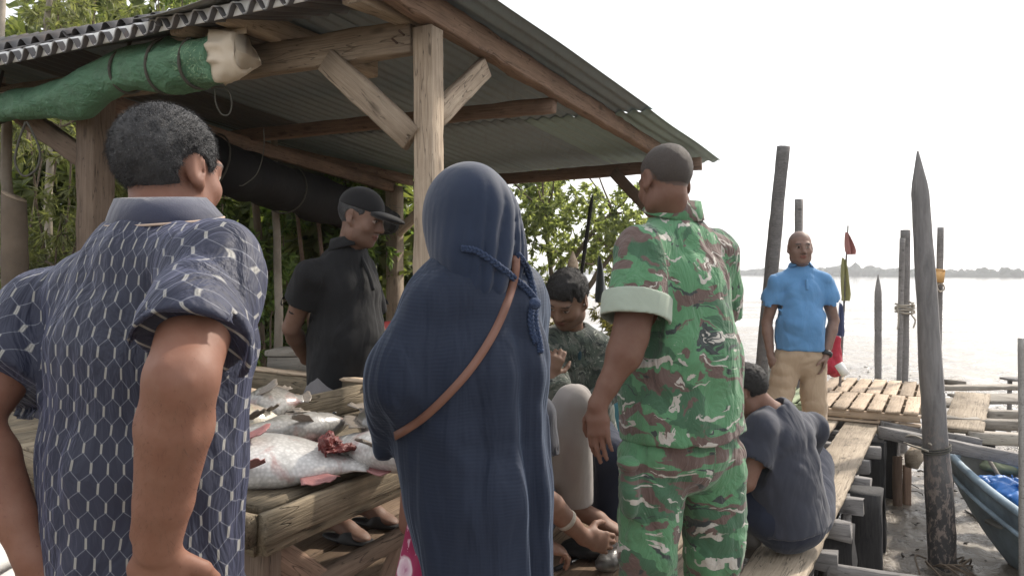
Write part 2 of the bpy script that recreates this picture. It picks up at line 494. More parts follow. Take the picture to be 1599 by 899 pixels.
M['rope'] = plain_mat('fibre rope', (.10, .095, .08), .9, bscale=200, bump=.5)
M['rope_pale'] = plain_mat('pale mooring rope', (.42, .38, .32), .9, bscale=160, bump=.5)
M['rope_green'] = plain_mat('dark green cord', (.03, .06, .035), .8, bscale=200)
M['black_plastic'] = plain_mat('black sheet plastic', (.010, .010, .012), .75, bscale=14, bump=.9, spec=.2)
M['red_plastic'] = plain_mat('faded red plastic', (.50, .09, .085), .5, bscale=20, var=.4)
M['black_rubber'] = plain_mat('black rubber', (.02, .02, .022), .6)
M['blue_boat'] = plain_mat('worn blue boat paint', (.30, .40, .48), .6, bscale=12, var=.75, bump=.35)
M['boat_in'] = plain_mat('grey boat inside', (.22, .22, .2), .7, var=.6)
M['blue_tarp'] = plain_mat('crumpled blue tarpaulin', (.035, .17, .50), .45, bscale=9, bump=.9, var=.3)
M['teal_tarp'] = plain_mat('teal tarpaulin', (.05, .19, .24), .5, bscale=8, bump=.6)
M['green_cloth'] = plain_mat('olive cloth', (.20, .23, .15), .9, bscale=9, bump=.7)
M['yellow_box'] = plain_mat('faded orange box', (.62, .36, .13), .6)
M['foam'] = plain_mat('white foam', (.78, .78, .76), .8, bscale=90)
M['steel'] = plain_mat('blade steel', (.6, .6, .6), .25, 1.0)
M['flag_red'] = cloth_mat('faded red flag', (.48, .22, .20))
M['flag_yellow'] = cloth_mat('faded yellow green flag', (.36, .35, .17))
M['flag_blue'] = cloth_mat('faded blue flag', (.12, .15, .28))
M['flag_grey'] = cloth_mat('grey rag flag', (.10, .115, .125))

def tarp_mat():
    t = NT('green printed tarpaulin')
    v = t.co('World'); n = t.noise(v, 6, 4, .6, .5)
    at = t.n('Attribute', _attribute_name='patt').outputs['Vector']
    sx = t.n('SeparateXYZ', Vector=at)
    u = sx.outputs[0]
    # curling tendril print towards the right end of the sheet
    w = t.noise(t.n('Mapping', Vector=at, Scale=(1, 1, 1)).outputs[0], 11, 1, .4, 1.6)
    ring = t.math('ABSOLUTE', t.math('SUBTRACT', t.math('FRACT', t.math('MULTIPLY', w, 5.0)), .5))
    line = t.math('LESS_THAN', ring, .085)
    zone = t.math('MULTIPLY', t.math('GREATER_THAN', u, 1.22), t.math('LESS_THAN', u, 1.47))
    col = t.mix(t.ramp(n, [(.35, 0.0), (.7, 1.0)]), (.09, .21, .125), (.13, .27, .165))
    col = t.mix(t.math('MULTIPLY', t.math('MULTIPLY', line, zone), .75), col, (.32, .48, .30))
    b = t.bump(t.noise(t.co('World', (1, 1, 1.6)), 14, 4, .6, 2.0), 1.0, .02)
    col = t.mix(t.ramp(t.noise(t.co('World'), 9, 5, .7), [(.5, 0.0), (.75, .5)]), col, (.09, .14, .10))
    return t.pbr(col, .62, Normal=b)
M['green_tarp'] = tarp_mat()
M['beige_tarp'] = plain_mat('beige tarpaulin back', (.68, .59, .47), .7, bscale=12, bump=.6, var=.15)

def skin_mat():
    t = NT('skin')
    c = t.n('Attribute', _attribute_name='tint').outputs['Color']
    v = t.co('World'); n = t.noise(v, 38, 4, .6); p = t.noise(v, 420, 2, .6)
    c = t.mix(t.ramp(n, [(.35, 0.0), (.72, .45)]), c, t.mix(1.0, c, (.78, .60, .55), 'MULTIPLY'))
    c = t.mix(t.ramp(t.noise(v, 9, 4, .65), [(.4, 0.0), (.65, .4)]), c, t.mix(1.0, c, (.72, .68, .68), 'MULTIPLY'))
    c = t.mix(t.ramp(t.noise(v, 150, 2, .6), [(.68, 0.0), (.76, .5)]), c, t.mix(1.0, c, (.45, .38, .36), 'MULTIPLY'))
    b = t.bump(p, .10, .0008); b = t.bump(t.noise(v, 45, 3, .6), .14, .004, b)
    return t.pbr(c, .58, Normal=b, Subsurface_Weight=.10, Subsurface_Radius=(.012, .005, .003), Subsurface_Scale=.5, Specular_IOR_Level=.32)
M['skin'] = skin_mat()
def hair_mat(name, c, grey=0.0, sc=260):
    t = NT(name); v = t.co('World')
    n = t.noise(v, sc, 3, .7); b = t.noise(v, 18, 3, .6)
    col = t.ramp(n, [(.35, c), (.62, tuple(a*1.7+.004 for a in c)), (.72, tuple(min(1, a+grey) for a in c))])
    col = t.mix(t.math('MULTIPLY', t.ramp(b, [(.4, 0.0), (.7, 1.0)]), .5 if grey else 0.0), col, tuple(a+grey*.55 for a in c))
    return t.pbr(col, .6, Normal=t.bump(n, .9, .006), Specular_IOR_Level=.3)
M['hair_grey'] = hair_mat('salt and pepper hair', (.022, .022, .024), .22)
M['hair_black'] = hair_mat('black hair', (.014, .013, .013), .02)
M['hair_stubble'] = hair_mat('cropped stubble', (.055, .045, .04), .07, 500)

def net_mat():
    """dark polo with an elongated honeycomb print: short pale bars joined by thin slanted lines"""
    t = NT('honeycomb print polo fabric')
    at = t.n('Attribute', _attribute_name='patt').outputs['Vector']
    wob = t.noise(at, 9, 2, .5, 0, 1)
    at2 = t.n('VectorMath', _operation='ADD', i0=at, i1=t.n('VectorMath', _operation='SCALE', i0=wob, Scale=.018).outputs[0]).outputs[0]
    s = t.n('SeparateXYZ', Vector=at2)
    w, h, L = .0308, .0275, .0074
    x = t.math('PINGPONG', s.outputs[0], w/2); z = t.math('PINGPONG', s.outputs[1], h)
    def bar(x0, z0):
        dx = t.math('ABSOLUTE', t.math('SUBTRACT', x, x0)); dz = t.math('ABSOLUTE', t.math('SUBTRACT', z, z0))
        return t.math('MAXIMUM', t.math('SUBTRACT', dx, .0019), t.math('SUBTRACT', dz, L))
    db = t.math('MINIMUM', bar(0.0, 0.0), bar(w/2, h))
    a = np.array([0, L]); b = np.array([w/2, h-L]); dd = nrm(b-a); nn = np.array([-dd[1], dd[0]])
    dl = t.math('ABSOLUTE', t.math('ADD', t.math('MULTIPLY', x, float(nn[0])), t.math('MULTIPLY', t.math('SUBTRACT', z, L), float(nn[1]))))
    pz = t.n('SeparateXYZ', Vector=at).outputs[2]
    seam = t.math('GREATER_THAN', t.math('ABSOLUTE', t.math('SUBTRACT', pz, .5)), .485)
    inz = t.math('MULTIPLY', t.math('GREATER_THAN', z, L*.9), t.math('LESS_THAN', z, h-L*.9))
    line = t.math('MULTIPLY', t.n('MapRange', Value=dl, From_Min=.0002, From_Max=.0010, To_Min=1.0, To_Max=0.0).outputs[0], t.math('MULTIPLY', inz, seam))
    barm = t.n('MapRange', Value=db, From_Min=-.0008, From_Max=.0006, To_Min=1.0, To_Max=0.0).outputs[0]
    var = t.noise(t.co('Object'), 6, 3, .6)
    col = t.mix(var, (.014, .017, .034), (.024, .028, .054))
    col = t.mix(t.math('MULTIPLY', line, .5), col, (.26, .27, .31))
    core = t.n('MapRange', Value=db, From_Min=-.0022, From_Max=-.0006, To_Min=1.0, To_Max=0.0).outputs[0]
    barm = t.math('MULTIPLY', barm, seam)
    col = t.mix(barm, col, t.mix(core, (.37, .36, .33), (.16, .155, .145)))
    n1 = t.noise(t.co('Object', (1, 1, .4)), 11, 4, .55, 1.2)
    b = t.bump(n1, .85, .03); b = t.bump(t.noise(at, 700, 2, .6), .25, .0015, b)
    return t.pbr(col, .62, Normal=b, Sheen_Weight=.22, Sheen_Roughness=.4, Sheen_Tint=(.6, .65, 1, 1), Specular_IOR_Level=.4)
M['net'] = net_mat()

def camo_mat(name, green, green2, brown, pale, black, sc=1.0):
    t = NT(name)
    at = t.n('Attribute', _attribute_name='patt').outputs['Vector']
    warp = t.noise(at, 9*sc, 3, .55, 0, 1)
    w2 = t.n('VectorMath', _operation='SCALE', i0=t.n('VectorMath', _operation='SUBTRACT', i0=warp, i1=(.5, .5, .5)).outputs[0], Scale=.13/sc).outputs[0]
    fw = t.n('VectorMath', _operation='SCALE', i0=t.n('VectorMath', _operation='SUBTRACT', i0=t.noise(at, 34, 2, .5, 0, 1), i1=(.5, .5, .5)).outputs[0], Scale=.030).outputs[0]
    v = t.n('VectorMath', _operation='ADD', i0=t.n('VectorMath', _operation='ADD', i0=at, i1=w2).outputs[0], i1=fw).outputs[0]
    def layer(scale, rot, loc, dist, lo, w=.012):
        q = t.n('Mapping', Vector=v, Scale=scale, Rotation=(0, 0, rot), Location=loc).outputs[0]
        n = t.noise(q, 1.0*sc, 2.2, .5, dist)
        return t.ramp(n, [(lo, 0.0), (lo+w, 1.0)])
    col = t.mix(layer((7, 13, 9), .5, (0, 0, 0), .3, .54), green, green2)
    col = t.mix(layer((8, 17, 9), .45, (3.1, 7.7, 1), 1.0, .545), col, brown)
    col = t.mix(layer((7, 21, 9), -.75, (9.3, 1.2, 4), 1.6, .635), col, black)
    col = t.mix(layer((9, 27, 9), .25, (5.5, 3.3, 7), 1.5, .622), col, pale)
    n1 = t.noise(t.co('Object', (1, 1, .6)), 11, 4, .55, 1.2)
    b = t.bump(n1, .9, .03); b = t.bump(t.noise(at, 600, 2, .6), .2, .0015, b)
    return t.pbr(col, .85, Normal=b, Sheen_Weight=.2, Specular_IOR_Level=.25)
M['camo'] = camo_mat('bright woodland camouflage cloth', (.10, .24, .125), (.06, .135, .08), (.135, .095, .085), (.46, .44, .40), (.05, .06, .06), .68)
M['camo_dark'] = camo_mat('dull camouflage jacket cloth', (.06, .075, .06), (.035, .045, .04), (.10, .105, .09), (.20, .21, .18), (.02, .025, .025), 1.3)
M['cuff'] = cloth_mat('pale green cuff lining', (.40, .46, .38))

def robe_mat():
    t = NT('ribbed navy jersey')
    v = t.co('Object'); s = t.n('SeparateXYZ', Vector=v)
    wob = t.noise(v, 5, 3, .5)
    z = t.math('ADD', t.math('MULTIPLY', s.outputs[2], 820.0), t.math('MULTIPLY', wob, 26.0))
    rib = t.math('ADD', t.math('MULTIPLY', t.math('SINE', z), .5), .5)
    brk = t.noise(t.co('Object', (40, 40, 120)), 1, 2, .6)
    rib = t.math('MULTIPLY', rib, t.math('ADD', t.math('MULTIPLY', brk, .9), .3))
    col = t.mix(t.math('MULTIPLY', rib, .18), (.0115, .019, .040), (.021, .034, .068))
    f = t.noise(t.co('Object', (9, 9, 1.2)), 1.6, 3, .5, .6)
    b = t.bump(f, .45, .05); b = t.bump(rib, .15, .002, b)
    return t.pbr(col, .72, Normal=b, Sheen_Weight=.22, Sheen_Roughness=.4, Sheen_Tint=(.6, .75, 1, 1), Specular_IOR_Level=.35)
M['robe'] = robe_mat()
M['hijab'] = cloth_mat('smooth navy jersey', (.016, .028, .060), (.013, .023, .050), .7, .3, 5, .25)
def floral_mat():
    t = NT('magenta floral cotton')
    v = t.co('Object')
    vo = t.n('TexVoronoi', Vector=t.n('VectorMath', _operation='ADD', i0=v, i1=t.n('VectorMath', _operation='SCALE', i0=t.noise(v, 18, 2, .5, 0, 1), Scale=.03).outputs[0]).outputs[0], Scale=13, Randomness=.9)
    d = vo.outputs['Distance']
    col = t.ramp(d, [(.0, (.36, .10, .20)), (.16, (.62, .40, .50)), (.34, (.74, .62, .66)), (.42, (.30, .02, .09)), (.6, (.25, .012, .065))])
    leaf = t.noise(t.co('Object', (1, 1, .5)), 40, 2, .5, 1.5)
    col = t.mix(t.ramp(leaf, [(.62, 0.0), (.65, .8)]), col, (.62, .42, .50))
    return t.pbr(col, .85, Normal=t.bump(t.noise(t.co('Object', (3, 3, .4)), 4, 2), .5, .03))
M['floral'] = floral_mat()
M['black_polo'] = cloth_mat('black polo pique', (.009, .0095, .011), (.013, .013, .0145), .8, .7, 7, .06)
M['grey_trouser'] = cloth_mat('grey trouser cloth', (.19, .18, .185), (.15, .145, .15), wr=.8)
M['pale_trouser'] = cloth_mat('pale grey trouser jersey', (.36, .33, .31), (.30, .275, .26), wr=.5, wscale=5)
M['navy_tee'] = cloth_mat('dark navy T-shirt', (.042, .046, .064), (.032, .036, .052), .85, .8, 6, .2)
M['navy_short'] = cloth_mat('navy shorts', (.022, .028, .05))
M['blue_polo'] = cloth_mat('bright blue polo pique', (.12, .28, .51), (.10, .245, .46), .8, .6, 8)
M['khaki'] = cloth_mat('khaki cotton', (.43, .325, .225), (.38, .28, .19), .85, .8, 7)
M['teal_tee'] = cloth_mat('dark teal T-shirt', (.02, .05, .065))
M['cap'] = cloth_mat('black cap cloth', (.014, .014, .016), wr=.1)
M['strap'] = plain_mat('tan leather strap', (.20, .095, .065), .5)
M['cord'] = plain_mat('navy plaited cord', (.025, .045, .10), .8, bscale=150, bump=.8)
M['piping'] = plain_mat('beige collar piping', (.50, .38, .30), .8)
M['slipper'] = plain_mat('grey rubber sandal', (.06, .055, .05), .6)
M['watch'] = plain_mat('black watch', (.015, .015, .016), .35)

def leaf_mat(name, c1, c2, trans=.45):
    t = NT(name)
    r = t.n('NewGeometry').outputs['Random Per Island']
    n = t.noise(t.co('World'), 1.6, 2, .5)
    col = t.ramp(t.math('ADD', t.math('MULTIPLY', r, .7), t.math('MULTIPLY', n, .3)), [(.15, c1), (.5, tuple((a+b)/2 for a, b in zip(c1, c2))), (.85, c2)])
    d = t.n('BsdfPrincipled', Base_Color=col, Roughness=.5, Specular_IOR_Level=.4)
    tr = t.n('BsdfTranslucent', Color=t.mix(1.0, col, (1.25, 1.3, .6), 'MULTIPLY'))
    ms = t.n('MixShader', i0=trans, i1=d, i2=tr)
    t.t.links.new(ms.outputs[0], t.out.inputs[0]); return t.m
M['leaf_bamboo'] = leaf_mat('bamboo leaf', (.15, .17, .085), (.37, .38, .22), .55)
M['leaf_green'] = leaf_mat('broad green leaf', (.085, .15, .055), (.28, .38, .14), .55)
M['leaf_mangrove'] = leaf_mat('mangrove leaf', (.17, .21, .11), (.40, .43, .25), .68)
M['leaf_wood'] = leaf_mat('dense wood leaf', (.11, .14, .06), (.28, .31, .14), .55)  # leaf tone of the wood mass itself
M['leaf_dry'] = leaf_mat('yellow undergrowth leaf', (.13, .125, .05), (.32, .28, .12))
M['bark_pale'] = plain_mat('pale mottled bark', (.38, .33, .27), .9, bscale=26, bump=.8, var=.75)
M['bark'] = plain_mat('brown bark', (.17, .13, .095), .9, bscale=22, bump=.9, var=.6)

def fish_mat(name, c1, c2):
    t = NT(name)
    v = t.co('Object')
    at = t.n('SeparateXYZ', Vector=t.n('Attribute', _attribute_name='patt').outputs['Vector'])
    side = at.outputs[1]
    col = t.mix(t.n('MapRange', Value=side, From_Min=-.25, From_Max=.85).outputs[0], c1, c2)
    vo = t.n('TexVoronoi', Vector=t.co('Object', (1, 1.2, 1)), Scale=95)
    col = t.mix(t.ramp(vo.outputs['Distance'], [(.1, 0.0), (.7, .35)]), col, tuple(a*.55 for a in c2))
    bl = t.noise(v, 11, 4, .65, .5); gr = t.noise(t.co('Object', (1, 1, 1)), 5, 5, .7)
    col = t.mix(t.ramp(gr, [(.45, 0.0), (.7, .6)]), col, tuple(a*.5 for a in c2))
    col = t.mix(t.ramp(bl, [(.56, 0.0), (.68, .6)]), col, (.32, .12, .10))
    return t.pbr(col, .30, Normal=t.bump(gr, .5, .012, t.bump(vo.outputs['Distance'], .25, .002)), Coat_Weight=.7, Coat_Roughness=.15, Specular_IOR_Level=.6)
M['fish_white'] = fish_mat('white belly fish skin', (.74, .73, .71), (.26, .25, .23))
M['fish_gold'] = fish_mat('golden scaled fish skin', (.60, .54, .42), (.26, .22, .15))
M['fish_grey'] = fish_mat('grey scaled fish skin', (.40, .385, .355), (.11, .10, .09))
M['fin_pink'] = plain_mat('pink fin', (.34, .155, .15), .4, bscale=60, bump=.5)
M['fin_grey'] = plain_mat('grey fin', (.22, .19, .16), .4, bscale=60, bump=.6)
M['flesh'] = plain_mat('raw red flesh', (.24, .045, .04), .45, bscale=90, bump=1.0, var=.9)
# ------------------------------------------------------------------ people
class Rig:
    """joints of one posed figure; sL/sR shoulders, e elbows, w wrists, h hips, k knees, a ankles, toe points"""
    def __init__(s, head, hf, hu=(0, 0, 1), hs=1.0, skin=(.34, .185, .115), noarm='', **J):
        s.__dict__.update({k: np.array(v, float) for k, v in J.items()})
        s.head = np.array(head, float); s.hs = hs; s.skin = skin
        s.hF = nrm(hf); s.cR = nrm(np.cross(s.hF, hu)); s.hU = np.cross(s.cR, s.hF)
        s.S = nrm(s.sR-s.sL); s.U = nrm(s.nk-s.pel); s.S = nrm(s.S-s.U*(s.S@s.U)); s.F = np.cross(s.U, s.S)
        s.B = getattr(s, 'bulk', np.array(1.0))
        s.b = float(s.B); s.noarm = noarm
    def hp(s, x, y, z): return s.head+s.hs*(x*s.cR+y*s.hF+z*s.hU)
    def hl(s, p): q = (p-s.head)/s.hs; return np.stack([q@s.cR, q@s.hF, q@s.hU], 1)

def add_head(B, r, ears=True):
    A = [r.cR, r.hF, r.hU]; s = r.hs
    def E(c, rad, k=.02, op='u', ax=None): B.ell(r.hp(*c), np.array(rad)*s, ax or A, k*s, op)
    B.cone(r.nk-r.U*.02, r.hp(0, -.018, -.05), .056*s, .052*s, .03)
    E((0, -.012, .032), (.077, .097, .086), .02)
    E((0, .028, -.03), (.062, .066, .085), .03)
    E((0, .045, -.082), (.046, .043, .030), .03)
    E((0, .070, -.098), (.020, .018, .014), .02)
    for q in (-1, 1):
        E((q*.042, .062, -.028), (.022, .022, .02), .03)
        E((q*.055, .012, -.07), (.016, .03, .028), .03)
    B.cone(r.hp(-.036, .084, .026), r.hp(.036, .084, .026), .013*s, .013*s, .018*s)
    for q in (-1, 1): E((q*.031, .106, .006), (.019, .02, .012), .016, 's')
    B.cone(r.hp(0, .092, .016), r.hp(0, .112, -.026), .009*s, .0135*s, .014*s)
    for q in (-1, 1):
        E((q*.013, .100, -.032), (.0095, .011, .008), .008)
        B.ell(r.hp(q*.031, .0815, .005), np.array((.013,)*3)*s, A, .003)
        B.cone(r.hp(q*.020, .094, .0125), r.hp(q*.043, .088, .011), .0035*s, .003*s, .006)
    E((0, .094, -.056), (.024, .011, .0058), .006)
    E((0, .092, -.067), (.020, .011, .0065), .006)
    E((0, .106, -.0615), (.022, .006, .0014), .003, 's')
    if ears:
        for q in (-1, 1):
            ax = [nrm(r.cR*1.0-q*r.hF*.45), nrm(r.hF+q*r.cR*.45), r.hU]
            E((q*.081, -.008, -.004), (.0085, .021, .034), .008, 'u', ax)
            E((q*.089, -.002, .002), (.006, .012, .021), .008, 's', ax)
            E((q*.076, .006, -.032), (.008, .01, .010), .01)

def add_hand(B, w, d, n, t, curl=(.3, .35, .4, .45), thumb=.5, s=1.0):
    """w wrist, d direction wrist->knuckles, n back-of-hand normal, t direction towards the thumb side"""
    w = np.array(w, float); d = nrm(d); t = np.array(t, float); t = nrm(t-d*(t@d)); n0 = np.cross(d, t); n = n0 if n0@np.array(n, float) > 0 else -n0
    B.loft(w-d*.005*s, w+d*.045*s, (.027*s, .020*s), (.037*s, .0175*s), t, .015)
    B.loft(w+d*.045*s, w+d*.082*s, (.037*s, .0175*s), (.040*s, .0135*s), t, .012)
    for off, L, rr, c, base in ((.030, .074, .0092, curl[0], .084), (.0102, .083, .0095, curl[1], .088), (-.0105, .077, .0090, curl[2], .085), (-.0300, .060, .0080, curl[3], .078)):
        p = w+s*(d*base+t*off); a = 0.0; dirf = d
        for i, (fr, mul) in enumerate(((.46, .8), (.31, 1.15), (.23, .7))):
            a += c*mul
            dirf = nrm(d*math.cos(a)-n*math.sin(a)+t*off*.8*(1 if i == 0 else .6))
            q = p+dirf*L*fr*s
            B.cone(p, q, rr*s*(1-.09*i), rr*s*(.93-.09*i), .004 if i else .006)
            p = q
    p = w+s*(d*.022+t*.026-n*.006); dv = nrm(d*.55+t*.75-n*(.25+.5*thumb))
    q = p+dv*.042*s; B.cone(p, q, .0145*s, .0120*s, .014)
    dv = nrm(d*.85+t*.35-n*(.25+.6*thumb)); q2 = q+dv*.032*s; B.cone(q, q2, .0115*s, .0105*s, .004)
    dv = nrm(d*.95+t*.12-n*(.3+.7*thumb)); B.cone(q2, q2+dv*.024*s, .0102*s, .0080*s, .004)

def body_sdf(r, hands=None, feet=True, torso=True):
    B = Sdf(); b = r.b
    if torso:
        wst, ch = lerp(r.pel, r.nk, .36), lerp(r.pel, r.nk, .70)
        B.loft(r.pel, wst, (.155*b, .115*b), (.135*b, .105*b), r.S, .03)
        B.loft(wst, ch, (.135*b, .105*b), (.158*b, .115*b), r.S, .02)
        B.loft(ch, lerp(r.pel, r.nk, .93), (.158*b, .11*b), (.10*b, .06*b), r.S, .02)
    for q in 'LR':
        sh, el, wr = getattr(r, 's'+q), getattr(r, 'e'+q), getattr(r, 'w'+q)
        g = b*float(getattr(r, 'ar', 1.0))
        B.cone(lerp(r.nk, r.sL*.5+r.sR*.5, .6), sh, .05, .048*b, .03)
        if q not in r.noarm:
            B.cone(sh, lerp(sh, el, .5), .054*g, .051*g, .02); B.cone(lerp(sh, el, .5), el, .051*g, .043*g, .008)
            m = lerp(el, wr, .28)
            B.cone(el, m, .042*g, .0465*g, .010); B.cone(m, lerp(el, wr, .72), .0465*g, .035*g, .008); B.cone(lerp(el, wr, .72), wr, .035*g, .0285*g, .008)
        h, k, a = getattr(r, 'h'+q), getattr(r, 'k'+q), getattr(r, 'a'+q)
        B.cone(h, k, .085*b, .058*b, .03)
        m = lerp(k, a, .32)
        B.cone(k, m, .056*b, .058*b, .012); B.cone(m, a, .058*b, .038*b, .008)
        if feet:
            toe = getattr(r, 't'+q); d = nrm(toe-a)
            B.cone(a, lerp(a, toe, .55)-np.array([0, 0, .0]), .038, .036, .02)
            B.ell(lerp(a, toe, .85), (.07, .043, .022), [d, nrm(np.cross((0, 0, 1), d)), np.cross(d, nrm(np.cross((0, 0, 1), d)))], .03)
            B.ell(a-d*.03-np.array([0, 0, .03]), (.036, .034, .034), None, .03)
    add_head(B, r)
    for hd in (hands or []): add_hand(B, **hd)
    return B

def skin_tint(r, V, shave=None, brows=(.05, .035, .03), eyes=True, stub=0.0):
    c = np.tile(np.array([*r.skin, 1.0], f32), (len(V), 1))
    q = r.hl(V); x, y, z = np.abs(q[:, 0]), q[:, 1], q[:, 2]
    near = (np.abs(q) < .16).all(1)
    def put(m, col, a=1.0):
        m = (m & near).astype(f32)*a
        c[:, :3] = c[:, :3]*(1-m[:, None])+np.array(col, f32)*m[:, None]
    sk = np.array(r.skin)
    put((((x-.0)/.024)**2+((z+.0615)/.0125)**2 < 1) & (y > .085), sk*np.array([.85, .55, .55]))
    put((np.abs(z+.0615) < .0022) & (x < .024) & (y > .08), sk*.3)
    if stub: put((y > .02) & (z < -.045) & (z > -.12) & ~((x < .026) & (np.abs(z+.0615) < .012)), (.05, .04, .035), stub)
    if stub: put((y > .08) & (z < -.038) & (z > -.052) & (x < .028), (.04, .032, .03), stub)
    if eyes:
        e = (((x-.031)/.0135)**2+((z-.005)/.0062)**2 < 1) & (y > .075)
        put(e, (.42, .38, .34)); put(((x-.031)**2+(z-.005)**2 < .0062**2) & (y > .08), (.012, .008, .006))
        put((((x-.031)/.016)**2+((z-.0115)/.0022)**2 < 1) & (y > .07), sk*.25)
    put((((x-.033)/.02)**2+((z-.0275+.12*(x-.033)**2*8)/.0052)**2 < 1) & (y > .06), brows)
    put((x < .014) & (np.abs(x-.0075) < .004) & (np.abs(z+.041) < .004) & (y > .09), sk*.25)
    if shave:
        col, a, line = shave
        put((z > line(y)) & ~((x > .07) & (z < .03) & (np.abs(y) < .03)), col, a)
    return c

def arm_patt(r, V):
    """unwrapped cloth coordinates: round the trunk (seam at the front) and along the sleeves"""
    rel = V-r.pel; x, y, h = rel@r.S, rel@r.F, rel@r.U
    ss = np.clip(np.abs(x)/.09, 0, 1); u = 1.05*x+np.sign(x)*ss*ss*(3-2*ss)*.8*(y+.13); out = np.stack([u, h, np.zeros(len(V))], 1)
    for i, q in enumerate('LR'):
        a, e = getattr(r, 's'+q), getattr(r, 'e'+q); L = np.linalg.norm(e-a); ax = (e-a)/L
        p = V-a; t = p@ax; rad = p-t[:, None]*ax; dist = np.linalg.norm(rad, axis=1)
        kt = np.sqrt((x/(.183*r.b))**2+(y/(.142*r.b))**2); dtr = (kt-1)*.145*r.b
        m = ((dist-.076 < dtr) | ((p@(r.S if q == 'R' else -r.S)) > .02)) & (dist < .13) & (t > -.09) & (t < L*.97)
        m &= (t > .0) | ((p@(r.S if q == 'R' else -r.S)) > .0)
        inw = r.S if q == 'L' else -r.S
        bk = nrm(-r.F-ax*(-r.F@ax)); sc_ = np.cross(ax, bk)
        uu = .08*np.arcsin(np.clip((rad@sc_)/.10, -1, 1))*1.15
        out[m] = np.stack([uu+.31*(i+1), .37-t, np.ones(len(V))], 1)[m]
    return out

def leg_patt(r, V):
    d = []; uv = []
    for i, q in enumerate('LR'):
        h, k, a = getattr(r, 'h'+q), getattr(r, 'k'+q), getattr(r, 'a'+q)
        best = np.full(len(V), 9.); U = np.zeros((len(V), 3)); base = 0
        for p0, p1 in ((h, k), (k, a)):
            L = np.linalg.norm(p1-p0); ax = (p1-p0)/L; p = V-p0; t = np.clip(p@ax, 0 if base else -.3, L)
            rad = p-t[:, None]*ax; dist = np.linalg.norm(rad, axis=1); s1 = nrm(r.F-ax*(r.F@ax)); s2 = np.cross(ax, s1)
            ang = np.arctan2(rad@s2, -(rad@s1)); m = dist < best
            U[m] = np.stack([ang*.08+.6*i+2, -(base+t), np.zeros(len(V))], 1)[m]; best = np.minimum(best, dist); base += L
        d.append(best); uv.append(U)
    return np.where((d[0] < d[1])[:, None], uv[0], uv[1])

def folds(amp, freq, seed, stretch=(1, 1, 1), ridge=True):
    st = np.array(stretch, float)
    def f(p):
        q = p*st*freq; w = np.stack([vnoise(q*.5+7, seed+5), vnoise(q*.5+3, seed+6), vnoise(q*.5, seed+7)], 1)
        n = vnoise(q+w*.9, seed)
        n2 = vnoise(q*2.3+w*1.5+5, seed+1)
        if ridge: n = 1-2*np.abs(n)**.8
        return amp*(n*.75+n2*.35)
    return f

def shirt_sdf(r, ease=.02, hem=None, hemn=None, slv=.55, belly=0.0, slvr=.014, neck=.068, flare=.0, drop=None, box=.0, shell=.013, vneck=0.0):
    B = Sdf(); b = r.b; e = ease
    wst, ch = lerp(r.pel, r.nk, .36), lerp(r.pel, r.nk, .70)
    low = r.pel-r.U*(drop if drop is not None else .12)
    B.loft(low, wst, (.168*b+e+flare, .125*b+e+flare*.7), (.15*b+e+box, .115*b+e+belly*.4+box*.6), r.S, .03)
    B.loft(wst, ch, (.15*b+e+box, .115*b+e+belly*.5+box*.6), (.163*b+e, .12*b+e), r.S, .025)
    if belly: B.ell(lerp(r.pel, r.nk, .3)+r.F*(.04+belly*.6), (.15*b, .11*b, .17), [r.S, r.F, r.U], .08)
    B.loft(ch, lerp(r.pel, r.nk, .92), (.16*b+e, .115*b+e), (.10*b+e, .062*b+e), r.S, .03)
    B.cone(r.nk-r.U*.05, r.nk+r.U*.012, .090, .076, .04, cut=(r.nk+r.U*.018, r.U))
    for q in 'LR':
        sh, el = getattr(r, 's'+q), getattr(r, 'e'+q); end = lerp(sh, el, slv)
        ax = nrm(el-sh)
        B.cone(lerp(r.nk, (r.sL+r.sR)/2, .55), sh, .056+e*.6, .056*b+e*.8, .04)
        B.cone(sh-ax*.0, lerp(sh, el, slv+.08), .054*b+e, .054*b+e+slvr, .022, cut=(end, ax))
        B.cone(lerp(sh, el, slv-.14), lerp(sh, el, slv+.3), .054*b+e+slvr-shell, .054*b+e+slvr-shell+.003, .004, 's', cut=None)
        # keep the carve away from the trunk by limiting it to the mouth of the sleeve
        f, lo, hi, k, op = B.ops.pop()
        p0 = lerp(sh, el, slv-.10)
        B.add(lambda p, f=f, p0=p0, ax=ax: np.maximum(f(p), -((p-np.asarray(p0, f32))@np.asarray(ax, f32))), lo, hi, k, op)
    if hem is not None: B.cut(hem, hemn if hemn is not None else -r.U, .006)
    B.cone(r.nk-r.U*.005, r.nk+r.U*.1, neck*.92, neck*1.1, .006, 's')
    if vneck: B.cone(r.nk+r.F*.10+r.U*.06, r.nk+r.F*.155-r.U*vneck, .050, .004, .006, 's')
    return B

